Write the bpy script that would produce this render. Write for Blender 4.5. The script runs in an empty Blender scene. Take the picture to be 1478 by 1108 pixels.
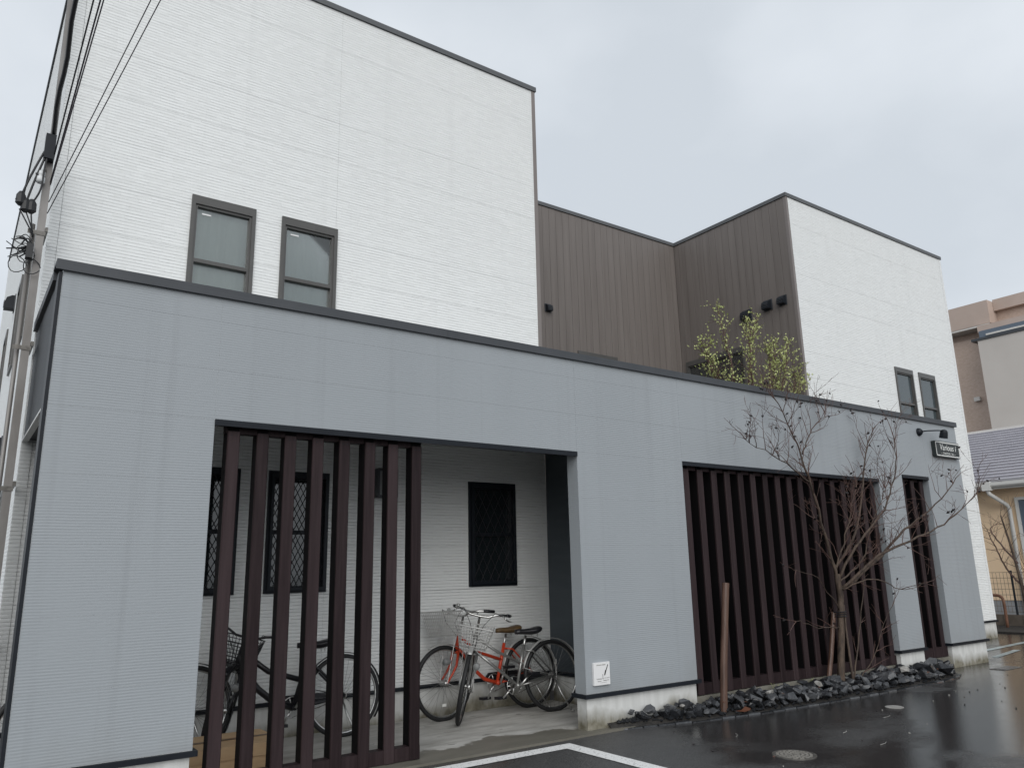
import bpy, bmesh, math, random
from mathutils import Vector, Matrix
random.seed(7)
C = bpy.context.scene.collection
R_ = math.radians

# ------------------------------------------------------------------ camera
cd = bpy.data.cameras.new('camera')
cam = bpy.data.objects.new('camera', cd); C.objects.link(cam)
right = Vector((0.814462, -0.579860, -0.020351)); up = Vector((-0.118250, -0.200226, 0.972587)); fwd = Vector((0.568039, 0.789729, 0.231645))
m = Matrix((right, up, -fwd)).transposed().to_4x4()
m.translation = Vector((-0.81, -5.722, 1.42))
cam.matrix_world = m
cd.sensor_fit = 'HORIZONTAL'; cd.sensor_width = 36; cd.lens = 1129.8 / 1478 * 36
cd.clip_start = 0.05; cd.clip_end = 2000
bpy.context.scene.camera = cam

# ------------------------------------------------------------------ sky, sun, exposure
SUN_EL, SUN_AZ = R_(30), R_(208)      # azimuth clockwise from +Y
w = bpy.data.worlds.new('World'); bpy.context.scene.world = w; w.use_nodes = True
nt = w.node_tree; nt.nodes.clear()
out = nt.nodes.new('ShaderNodeOutputWorld')
sky = nt.nodes.new('ShaderNodeTexSky'); sky.sky_type = 'NISHITA'; sky.sun_disc = False
sky.sun_elevation = SUN_EL; sky.sun_rotation = SUN_AZ; sky.air_density = 1.0; sky.dust_density = 3.0
bg1 = nt.nodes.new('ShaderNodeBackground'); bg1.inputs['Strength'].default_value = 0.08
nt.links.new(sky.outputs[0], bg1.inputs['Color'])
tc = nt.nodes.new('ShaderNodeTexCoord')
mp = nt.nodes.new('ShaderNodeMapping'); mp.inputs['Scale'].default_value = (1.6, 1.6, 2.6)
nt.links.new(tc.outputs['Generated'], mp.inputs['Vector'])
no = nt.nodes.new('ShaderNodeTexNoise'); no.inputs['Scale'].default_value = 1.7; no.inputs['Detail'].default_value = 5; no.inputs['Roughness'].default_value = 0.45
nt.links.new(mp.outputs[0], no.inputs['Vector'])
cr = nt.nodes.new('ShaderNodeValToRGB')
cr.color_ramp.elements[0].position = 0.38; cr.color_ramp.elements[0].color = (0.535, 0.578, 0.625, 1)
cr.color_ramp.elements[1].position = 0.62; cr.color_ramp.elements[1].color = (0.645, 0.685, 0.73, 1)
nt.links.new(no.outputs['Fac'], cr.inputs['Fac'])
bg2 = nt.nodes.new('ShaderNodeBackground'); bg2.inputs['Strength'].default_value = 1.0
nt.links.new(cr.outputs[0], bg2.inputs['Color'])
mx = nt.nodes.new('ShaderNodeMixShader'); mx.inputs[0].default_value = 0.93       # closed cloud cover
nt.links.new(bg1.outputs[0], mx.inputs[1]); nt.links.new(bg2.outputs[0], mx.inputs[2]); nt.links.new(mx.outputs[0], out.inputs['Surface'])

sl = bpy.data.lights.new('sun', 'SUN'); sl.energy = 1.5; sl.angle = R_(60); sl.color = (1.0, 0.985, 0.96)
sun = bpy.data.objects.new('sun', sl); C.objects.link(sun)
sd = Vector((math.sin(SUN_AZ) * math.cos(SUN_EL), math.cos(SUN_AZ) * math.cos(SUN_EL), math.sin(SUN_EL)))
sun.rotation_euler = sd.to_track_quat('Z', 'Y').to_euler(); sun.location = sd * 60
vs = bpy.context.scene.view_settings
vs.view_transform = 'Standard'; vs.look = 'None'; vs.exposure = 0.31; vs.gamma = 1.0; vs.use_curve_mapping = False

# ------------------------------------------------------------------ materials
def mat(name, col, rough=0.6, spec=0.5, metal=0.0):
    m = bpy.data.materials.new(name); m.use_nodes = True
    b = m.node_tree.nodes['Principled BSDF']
    b.inputs['Base Color'].default_value = (*col, 1); b.inputs['Roughness'].default_value = rough
    b.inputs['Specular IOR Level'].default_value = spec; b.inputs['Metallic'].default_value = metal
    return m
class NB:
    def __init__(s, m): s.m = m; s.t = m.node_tree; s.b = s.t.nodes['Principled BSDF']
    def n(s, typ, **kw):
        x = s.t.nodes.new(typ)
        for k, v in kw.items():
            if hasattr(x, k) and not k[0].isupper(): setattr(x, k, v)
        return x
    def L(s, a, b): s.t.links.new(a, b)
    def pos(s): return s.n('ShaderNodeNewGeometry').outputs['Position']
    def math(s, op, a, b=None, c=None):
        x = s.n('ShaderNodeMath'); x.operation = op
        for i, v in enumerate((a, b, c)):
            if v is None: continue
            if isinstance(v, (int, float)): x.inputs[i].default_value = v
            else: s.L(v, x.inputs[i])
        return x.outputs[0]
    def sep(s, v):
        x = s.n('ShaderNodeSeparateXYZ'); s.L(v, x.inputs[0]); return x.outputs
    def comb(s, a, b, c=0.0):
        x = s.n('ShaderNodeCombineXYZ')
        for i, v in enumerate((a, b, c)):
            if isinstance(v, (int, float)): x.inputs[i].default_value = v
            else: s.L(v, x.inputs[i])
        return x.outputs[0]
    def scale(s, v, sc):
        x = s.n('ShaderNodeVectorMath'); x.operation = 'MULTIPLY'; s.L(v, x.inputs[0]); x.inputs[1].default_value = sc; return x.outputs[0]
    def noise(s, v, scale, detail=3, rough=0.5):
        x = s.n('ShaderNodeTexNoise'); x.inputs['Scale'].default_value = scale; x.inputs['Detail'].default_value = detail; x.inputs['Roughness'].default_value = rough
        s.L(v, x.inputs['Vector']); return x.outputs['Fac']
    def ramp(s, f, stops):
        x = s.n('ShaderNodeValToRGB'); e = x.color_ramp.elements
        while len(e) < len(stops): e.new(0.5)
        for i, (p, c) in enumerate(stops):
            e[i].position = p; e[i].color = (*c, 1) if len(c) == 3 else c
        s.L(f, x.inputs[0]); return x.outputs[0]
    def mrange(s, v, a, b, c, d):
        x = s.n('ShaderNodeMapRange'); s.L(v, x.inputs[0])
        for i, q in enumerate((a, b, c, d)): x.inputs[i + 1].default_value = q
        return x.outputs[0]
    def mix(s, f, a, b):
        x = s.n('ShaderNodeMix'); x.data_type = 'RGBA'
        for sock, v in ((x.inputs[0], f), (x.inputs[6], a), (x.inputs[7], b)):
            if isinstance(v, (int, float)): sock.default_value = v
            elif isinstance(v, tuple): sock.default_value = (*v, 1)
            else: s.L(v, sock)
        return x.outputs[2]
    def bump(s, h, dist, strength=1.0, normal=None):
        x = s.n('ShaderNodeBump'); x.inputs['Distance'].default_value = dist; x.inputs['Strength'].default_value = strength
        s.L(h, x.inputs['Height'])
        if normal is not None: s.L(normal, x.inputs['Normal'])
        return x.outputs[0]
    def base(s, v): s.L(v, s.b.inputs['Base Color'])
    def rough(s, v): s.L(v, s.b.inputs['Roughness'])
    def normal(s, v): s.L(v, s.b.inputs['Normal'])

def simple_noise_mat(name, c1, c2, scale, rough=0.7, bumpd=0.002, bscale=60, spec=0.4, metal=0.0, stretch=(1, 1, 1)):
    m = mat(name, c1, rough, spec, metal); k = NB(m)
    p = k.scale(k.pos(), stretch)
    f = k.noise(p, scale, 5, 0.55)
    k.base(k.ramp(f, [(0.3, c1), (0.7, c2)]))
    if bumpd: k.normal(k.bump(k.noise(p, bscale, 4), bumpd))
    return m

def siding_mat(name, col, row, width, depth):
    """embossed siding: staggered short ledges in thin rows"""
    m = mat(name, col, 0.55, 0.3); k = NB(m)
    x, y, z = k.sep(k.pos())
    u = k.math('ADD', x, y)
    rowi = k.math('FLOOR', k.math('DIVIDE', z, row))
    wn = k.n('ShaderNodeTexWhiteNoise'); wn.noise_dimensions = '1D'; k.L(rowi, wn.inputs['W'])
    wob = k.math('MULTIPLY', k.noise(k.pos(), 3, 2), 0.003)
    u2 = k.math('ADD', u, k.math('MULTIPLY', wn.outputs['Value'], 3.7))
    br = k.n('ShaderNodeTexBrick')
    br.inputs['Color1'].default_value = (0, 0, 0, 1); br.inputs['Color2'].default_value = (1, 1, 1, 1); br.inputs['Mortar'].default_value = (0.5, 0.5, 0.5, 1)
    br.inputs['Scale'].default_value = 1; br.inputs['Mortar Size'].default_value = 0.0; br.inputs['Brick Width'].default_value = width; br.inputs['Row Height'].default_value = row
    k.L(k.comb(u2, k.math('ADD', z, wob)), br.inputs['Vector'])
    g = k.noise(k.scale(k.pos(), (5, 5, 75)), 1.0, 2)
    lap = k.math('FRACT', k.math('DIVIDE', k.math('ADD', z, wob), row))
    lap = k.math('SUBTRACT', 1.0, k.math('POWER', lap, 3.0))
    h = k.math('ADD', k.math('MULTIPLY', lap, k.math('ADD', 0.24, k.math('MULTIPLY', br.outputs['Color'], 0.76))), k.math('MULTIPLY', g, 0.22))
    k.normal(k.bump(h, depth))
    dirt = k.noise(k.scale(k.pos(), (0.8, 0.8, 0.25)), 1.0, 4)
    runs = k.noise(k.scale(k.pos(), (7, 7, 0.16)), 1.0, 5, 0.6)
    cell = k.mix(k.math('MULTIPLY', br.outputs['Color'], 1.0), tuple(c * 0.98 for c in col), tuple(min(1, c * 1.01) for c in col))
    cell = k.mix(k.mrange(dirt, 0.35, 0.65, 0.12, 0.0), cell, tuple(c * 0.86 for c in col))
    k.base(k.mix(k.mrange(runs, 0.55, 0.8, 0, 0.30), cell, tuple(c * 0.84 for c in col)))
    return m

M = {}
M['white_siding'] = siding_mat('white_siding', (0.725, 0.74, 0.735), 0.031, 0.105, 0.0125)
# grey ribbed siding
m_ = mat('grey_siding', (0.30, 0.325, 0.35), 0.5, 0.35); k = NB(m_)
x, y, z = k.sep(k.pos())
wob = k.math('MULTIPLY', k.noise(k.scale(k.pos(), (2, 2, 0.6)), 1.0, 2), 0.016)
rib = k.math('SINE', k.math('MULTIPLY', k.math('ADD', z, wob), 2 * math.pi / 0.0185))
grain = k.noise(k.scale(k.pos(), (14, 14, 55)), 1.0, 3)
patch = k.noise(k.pos(), 1.3, 3)
amp = k.mrange(patch, 0.38, 0.62, 0.25, 1.0)
h = k.math('ADD', k.math('MULTIPLY', k.math('MULTIPLY', rib, 0.5), amp), k.math('MULTIPLY', grain, 1.2))
k.normal(k.bump(h, 0.0010))
d1 = k.noise(k.scale(k.pos(), (1.2, 1.2, 0.35)), 1.0, 5)
runs = k.noise(k.scale(k.pos(), (9, 9, 0.22)), 1.0, 5, 0.6)
tint = k.ramp(d1, [(0.3, (0.292, 0.316, 0.336)), (0.7, (0.312, 0.337, 0.358))])
tint = k.mix(k.mrange(runs, 0.54, 0.80, 0, 0.34), tint, (0.225, 0.240, 0.254))
splash = k.math('ADD', k.math('MULTIPLY', z, -1.6), k.math('MULTIPLY', k.noise(k.scale(k.pos(), (3, 3, 2)), 1.0, 4), 1.7))
k.base(k.mix(k.mrange(splash, 0.0, 0.7, 0, 0.28), tint, (0.20, 0.20, 0.185)))
M['grey_siding'] = m_
M['charcoal'] = simple_noise_mat('charcoal', (0.024, 0.028, 0.033), (0.032, 0.037, 0.042), 2.0, 0.55, 0.002, 40, stretch=(1, 1, 6))
M['partition_grey'] = simple_noise_mat('partition_grey', (0.050, 0.062, 0.072), (0.062, 0.075, 0.086), 2.0, 0.55, 0.002, 40, stretch=(1, 1, 6))
M['soffit_white'] = mat('soffit_white', (0.78, 0.775, 0.76), 0.7)
M['grey_joint'] = mat('grey_joint', (0.62, 0.64, 0.65), 0.6)
M['white_joint'] = mat('white_joint', (0.62, 0.63, 0.63), 0.6)
M['brown_board'] = simple_noise_mat('brown_board', (0.135, 0.118, 0.108), (0.172, 0.152, 0.140), 1.2, 0.5, 0.003, 14, stretch=(10, 10, 0.5))
M['brown_trim'] = simple_noise_mat('brown_trim', (0.18, 0.16, 0.152), (0.205, 0.182, 0.173), 2, 0.45, 0, 1)
M['dark_metal'] = simple_noise_mat('dark_metal', (0.034, 0.038, 0.044), (0.046, 0.051, 0.058), 3, 0.45, 0, 1, spec=0.5)
M['coping'] = simple_noise_mat('coping', (0.046, 0.051, 0.058), (0.062, 0.067, 0.075), 2, 0.5, 0, 1, spec=0.4)
M['roof_coping'] = simple_noise_mat('roof_coping', (0.085, 0.09, 0.096), (0.105, 0.11, 0.116), 2, 0.5, 0, 1, spec=0.4)
M['black_metal'] = simple_noise_mat('black_metal', (0.0075, 0.010, 0.0145), (0.012, 0.015, 0.020), 5, 0.45, 0, 1, spec=0.25)
M['black_post'] = mat('black_post', (0.0035, 0.003, 0.0035), 0.75, 0.15)
M['lattice'] = mat('lattice', (0.011, 0.010, 0.013), 0.5, 0.3)
M['bronze'] = simple_noise_mat('bronze', (0.068, 0.067, 0.064), (0.082, 0.080, 0.077), 4, 0.35, 0, 1, spec=0.5)
M['slat_wood'] = None
m_ = mat('slat_wood', (0.03, 0.02, 0.02), 0.6, 0.22); k = NB(m_)
gr = k.noise(k.scale(k.pos(), (30, 30, 1.6)), 1.0, 5, 0.6)
oi = k.n('ShaderNodeObjectInfo').outputs['Random']
f = k.math('ADD', k.math('MULTIPLY', gr, 0.65), k.math('MULTIPLY', oi, 0.35))
k.base(k.ramp(f, [(0.3, (0.012, 0.0060, 0.0070)), (0.75, (0.040, 0.0260, 0.0280))])); k.normal(k.bump(gr, 0.003))
M['slat_wood'] = m_
# concrete: foundation with algae and splash stains, slab with a damp strip
m_ = mat('foundation', (0.5, 0.5, 0.48), 0.75, 0.3); k = NB(m_)
x, y, z = k.sep(k.pos())
st = k.noise(k.scale(k.pos(), (2.2, 2.2, 1.2)), 1.0, 5, 0.6)
streak = k.noise(k.scale(k.pos(), (16, 16, 0.9)), 1.0, 4)
e = k.math('ADD', k.math('MULTIPLY', z, -5.0), k.math('ADD', k.math('MULTIPLY', st, 2.2), k.math('MULTIPLY', streak, 0.7)))
k.base(k.mix(k.mrange(e, 0.55, 1.25, 0, 1), k.ramp(streak, [(0.3, (0.50, 0.505, 0.49)), (0.7, (0.64, 0.645, 0.63))]), k.ramp(k.noise(k.pos(), 14, 4), [(0.3, (0.12, 0.11, 0.075)), (0.7, (0.26, 0.245, 0.20))])))
k.normal(k.bump(k.noise(k.pos(), 90, 3), 0.0015)); M['foundation'] = m_
m_ = mat('slab', (0.35, 0.34, 0.32), 0.7, 0.3); k = NB(m_)
x, y, z = k.sep(k.pos())
n1 = k.noise(k.pos(), 1.6, 6, 0.6); n2 = k.noise(k.scale(k.pos(), (2.0, 7, 1)), 1.0, 5, 0.65)
dry = k.ramp(n2, [(0.30, (0.27, 0.262, 0.24)), (0.62, (0.46, 0.45, 0.425))])
spots = k.math('GREATER_THAN', k.noise(k.scale(k.pos(), (5, 13, 1)), 1.0, 3), 0.68)
dry = k.mix(k.math('MULTIPLY', spots, 0.6), dry, (0.13, 0.125, 0.115))
edge = k.math('ADD', y, k.math('MULTIPLY', k.math('SUBTRACT', n1, 0.5), -0.9))
damp = k.mrange(edge, 0.27, 0.31, 1, 0)
k.base(k.mix(damp, dry, k.ramp(n2, [(0.3, (0.115, 0.108, 0.09)), (0.7, (0.165, 0.155, 0.13))])))
k.rough(k.mrange(damp, 0, 1, 0.8, 0.45)); k.normal(k.bump(k.noise(k.pos(), 120, 3), 0.001)); M['slab'] = m_
M['curb_concrete'] = simple_noise_mat('curb_concrete', (0.11, 0.105, 0.085), (0.21, 0.20, 0.17), 5, 0.8, 0.002, 60)
# wet asphalt
m_ = mat('asphalt', (0.02, 0.02, 0.021), 0.5, 0.5); k = NB(m_)
p = k.pos(); x, y, z = k.sep(p)
vo = k.n('ShaderNodeTexVoronoi'); vo.inputs['Scale'].default_value = 75; k.L(p, vo.inputs['Vector'])
agg = k.math('ADD', k.math('MULTIPLY', k.noise(p, 90, 4, 0.75), 0.7), k.math('MULTIPLY', vo.outputs['Distance'], 0.45)); n1 = k.noise(k.scale(p, (0.55, 0.8, 1)), 1.0, 4, 0.55); n3 = k.noise(p, 7, 4)
wet = k.math('ADD', n1, k.mrange(x, 3.6, 7.0, -0.10, 0.14))
wet = k.mrange(wet, 0.42, 0.58, 0, 1)
k.base(k.mix(wet, k.ramp(agg, [(0.3, (0.020, 0.020, 0.021)), (0.75, (0.085, 0.084, 0.083))]), k.ramp(agg, [(0.3, (0.012, 0.012, 0.0125)), (0.75, (0.046, 0.044, 0.043))])))
k.rough(k.math('ADD', k.mrange(wet, 0, 1, 0.45, 0.13), k.math('MULTIPLY', k.math('SUBTRACT', n3, 0.5), 0.12)))
bs = k.n('ShaderNodeBump'); bs.inputs['Distance'].default_value = 0.004
k.L(agg, bs.inputs['Height']); k.L(k.mrange(wet, 0, 1, 1.0, 0.22), bs.inputs['Strength'])
k.normal(k.bump(n1, 0.004, 0.4, bs.outputs[0]))
k.b.inputs['IOR'].default_value = 1.42
M['asphalt'] = m_
M['paint'] = None
m_ = mat('road_paint', (0.72, 0.72, 0.71), 0.5); k = NB(m_)
f = k.noise(k.pos(), 45, 5, 0.7)
k.base(k.ramp(f, [(0.36, (0.30, 0.30, 0.295)), (0.44, (0.80, 0.80, 0.79))])); k.normal(k.bump(k.noise(k.pos(), 160, 3), 0.003, 0.6)); M['paint'] = m_
M['faded_paint'] = simple_noise_mat('faded_paint', (0.10, 0.14, 0.145), (0.42, 0.48, 0.49), 6, 0.35, 0, 1)
M['rock'] = None
m_ = mat('rock', (0.02, 0.021, 0.024), 0.27, 0.5); k = NB(m_)
oi = k.n('ShaderNodeObjectInfo').outputs['Random']
f = k.math('ADD', k.math('MULTIPLY', k.noise(k.pos(), 16, 5, 0.65), 0.6), k.math('MULTIPLY', oi, 0.4))
k.base(k.ramp(f, [(0.2, (0.010, 0.011, 0.013)), (0.5, (0.030, 0.032, 0.036)), (0.8, (0.095, 0.098, 0.103))])); k.normal(k.bump(k.noise(k.pos(), 45, 4), 0.006)); M['rock'] = m_
M['pale_rock'] = simple_noise_mat('pale_rock', (0.22, 0.215, 0.20), (0.42, 0.41, 0.39), 12, 0.5, 0.004, 40)
M['soil'] = simple_noise_mat('soil', (0.012, 0.011, 0.010), (0.035, 0.031, 0.027), 20, 0.7, 0.01, 40)
M['bark'] = simple_noise_mat('bark', (0.028, 0.020, 0.016), (0.105, 0.075, 0.056), 9, 0.75, 0.006, 30, stretch=(3, 3, 0.7))
M['dark_bark'] = simple_noise_mat('dark_bark', (0.022, 0.016, 0.013), (0.10, 0.070, 0.050), 14, 0.75, 0.008, 40, stretch=(1.5, 1.5, 0.5))
M['twig'] = simple_noise_mat('twig', (0.060, 0.032, 0.026), (0.120, 0.068, 0.055), 8, 0.6, 0, 1)
M['bud'] = mat('bud', (0.009, 0.006, 0.007), 0.5)
M['stake'] = simple_noise_mat('stake', (0.050, 0.026, 0.018), (0.125, 0.070, 0.050), 4, 0.4, 0.003, 20, stretch=(6, 6, 0.5))
M['leaf'] = None
m_ = mat('leaf', (0.2, 0.24, 0.05), 0.5, 0.3); k = NB(m_)
k.base(k.ramp(k.noise(k.pos(), 9, 3), [(0.3, (0.25, 0.30, 0.09)), (0.7, (0.56, 0.60, 0.27))])); k.b.inputs['Subsurface Weight'].default_value = 0.0
M['leaf'] = m_
# glass
def glass(name, tint, rough, base, alpha):
    m = bpy.data.materials.new(name); m.use_nodes = True; t = m.node_tree; t.nodes.clear()
    o = t.nodes.new('ShaderNodeOutputMaterial')
    tr = t.nodes.new('ShaderNodeBsdfTransparent'); tr.inputs[0].default_value = (*tint, 1)
    df = t.nodes.new('ShaderNodeBsdfDiffuse'); df.inputs[0].default_value = (*base, 1)
    gl = t.nodes.new('ShaderNodeBsdfGlossy'); gl.inputs['Roughness'].default_value = rough
    fr = t.nodes.new('ShaderNodeFresnel'); fr.inputs[0].default_value = 1.95
    m1 = t.nodes.new('ShaderNodeMixShader'); m1.inputs[0].default_value = alpha
    t.links.new(tr.outputs[0], m1.inputs[1]); t.links.new(df.outputs[0], m1.inputs[2])
    m2 = t.nodes.new('ShaderNodeMixShader'); t.links.new(fr.outputs[0], m2.inputs[0])
    t.links.new(m1.outputs[0], m2.inputs[1]); t.links.new(gl.outputs[0], m2.inputs[2]); t.links.new(m2.outputs[0], o.inputs[0])
    return m
M['glass'] = glass('window_glass', (0.93, 0.96, 0.95), 0.02, (0.20, 0.23, 0.23), 0.12)
M['dark_glass'] = glass('dark_window_glass', (0.35, 0.40, 0.42), 0.03, (0.022, 0.030, 0.034), 0.55)
M['mid_glass'] = glass('mid_window_glass', (0.5, 0.55, 0.56), 0.03, (0.085, 0.11, 0.12), 0.7)
M['curtain'] = simple_noise_mat('curtain', (0.50, 0.56, 0.56), (0.60, 0.65, 0.645), 2, 0.9, 0, 1, stretch=(6, 6, 0.2))
M['pale_curtain'] = simple_noise_mat('pale_curtain', (0.70, 0.75, 0.74), (0.80, 0.84, 0.83), 2, 0.9, 0, 1, stretch=(5, 5, 0.2))
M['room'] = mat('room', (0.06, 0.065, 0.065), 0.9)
M['white_plastic'] = mat('white_plastic', (0.72, 0.72, 0.72), 0.4)
M['grey_plastic'] = simple_noise_mat('grey_plastic', (0.16, 0.165, 0.165), (0.22, 0.225, 0.225), 4, 0.5, 0, 1)
M['pole_steel'] = simple_noise_mat('pole_steel', (0.16, 0.15, 0.142), (0.25, 0.24, 0.23), 6, 0.45, 0, 1, stretch=(1, 1, 0.3), metal=0.3)
M['cable'] = mat('cable', (0.012, 0.013, 0.015), 0.5)
M['thin_wire'] = mat('thin_wire', (0.035, 0.028, 0.038), 0.5)
M['ceramic'] = mat('ceramic', (0.60, 0.62, 0.63), 0.25)
# bicycle materials
M['rubber'] = simple_noise_mat('rubber', (0.010, 0.010, 0.011), (0.018, 0.018, 0.019), 30, 0.6, 0, 1)
M['chrome'] = simple_noise_mat('chrome', (0.48, 0.48, 0.47), (0.66, 0.66, 0.65), 25, 0.28, 0, 1, metal=1.0)
M['basket_wire'] = mat('basket_wire', (0.46, 0.46, 0.45), 0.35, 0.5, 0.35)
M['spoke_steel'] = mat('spoke_steel', (0.20, 0.20, 0.20), 0.4, 0.5, 0.8)
M['red_paint'] = simple_noise_mat('red_paint', (0.44, 0.042, 0.016), (0.52, 0.060, 0.022), 8, 0.3, 0, 1)
M['silver_paint'] = simple_noise_mat('silver_paint', (0.24, 0.24, 0.235), (0.36, 0.36, 0.35), 8, 0.3, 0, 1, metal=0.7)
M['black_paint'] = simple_noise_mat('black_paint', (0.010, 0.010, 0.012), (0.016, 0.016, 0.019), 8, 0.28, 0, 1)
M['brown_leather'] = simple_noise_mat('brown_leather', (0.060, 0.036, 0.014), (0.11, 0.066, 0.026), 20, 0.5, 0.001, 60)
M['black_vinyl'] = simple_noise_mat('black_vinyl', (0.008, 0.008, 0.010), (0.014, 0.014, 0.018), 20, 0.35, 0, 1)
M['reflector'] = mat('reflector', (0.75, 0.75, 0.72), 0.2)
M['cardboard'] = simple_noise_mat('cardboard', (0.52, 0.35, 0.20), (0.60, 0.42, 0.25), 2.5, 0.8, 0.001, 40, stretch=(1, 1, 12))
M['tape'] = mat('tape', (0.17, 0.10, 0.05), 0.35)
M['worn_iron'] = mat('worn_iron', (0.30, 0.285, 0.26), 0.4, 0.5, 0.3)
M['iron'] = simple_noise_mat('iron', (0.09, 0.085, 0.078), (0.20, 0.19, 0.175), 25, 0.4, 0, 1, metal=0.4)
# neighbours
M['cream_wall'] = simple_noise_mat('cream_wall', (0.74, 0.555, 0.37), (0.80, 0.61, 0.42), 1.2, 0.75, 0.002, 60)
M['metal_roof'] = simple_noise_mat('metal_roof', (0.40, 0.395, 0.43), (0.46, 0.45, 0.485), 1.5, 0.3, 0, 1)
M['gutter'] = mat('gutter', (0.62, 0.62, 0.60), 0.4)
M['house_base'] = simple_noise_mat('house_base', (0.24, 0.25, 0.26), (0.32, 0.33, 0.34), 3, 0.8, 0.002, 40)
m_ = mat('pink_tile', (0.3, 0.2, 0.16), 0.5); k = NB(m_)
x, y, z = k.sep(k.pos())
br = k.n('ShaderNodeTexBrick'); k.L(k.comb(k.math('ADD', x, y), z), br.inputs['Vector'])
br.inputs['Scale'].default_value = 1; br.inputs['Brick Width'].default_value = 0.11; br.inputs['Row Height'].default_value = 0.055; br.inputs['Mortar Size'].default_value = 0.004
br.inputs['Color1'].default_value = (0.47, 0.355, 0.285, 1); br.inputs['Color2'].default_value = (0.54, 0.42, 0.345, 1); br.inputs['Mortar'].default_value = (0.40, 0.31, 0.26, 1)
k.base(br.outputs['Color']); M['pink_tile'] = m_
M['pink_band'] = simple_noise_mat('pink_band', (0.42, 0.335, 0.285), (0.48, 0.385, 0.335), 0.8, 0.6, 0, 1)
M['beige_wall'] = simple_noise_mat('beige_wall', (0.50, 0.465, 0.43), (0.55, 0.515, 0.48), 0.5, 0.8, 0, 1)
M['soffit'] = mat('soffit', (0.60, 0.58, 0.55), 0.8)
M['blue_glass'] = mat('blue_glass', (0.10, 0.13, 0.17), 0.15)
M['rust'] = simple_noise_mat('rust', (0.13, 0.060, 0.035), (0.22, 0.115, 0.075), 8, 0.6, 0.001, 40)
M['fence_wire'] = mat('fence_wire', (0.12, 0.085, 0.065), 0.5)
M['block'] = simple_noise_mat('block', (0.075, 0.062, 0.050), (0.14, 0.118, 0.098), 5, 0.85, 0.003, 40)
M['sign_face'] = mat('sign_face', (0.018, 0.024, 0.024), 0.4)
M['sign_white'] = mat('sign_white', (0.75, 0.76, 0.74), 0.4)
M['ink'] = mat('ink', (0.02, 0.02, 0.02), 0.5)
M['pale_ink'] = mat('pale_ink', (0.36, 0.36, 0.33), 0.5)
M['dead_leaf'] = mat('dead_leaf', (0.10, 0.035, 0.015), 0.6)

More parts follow.
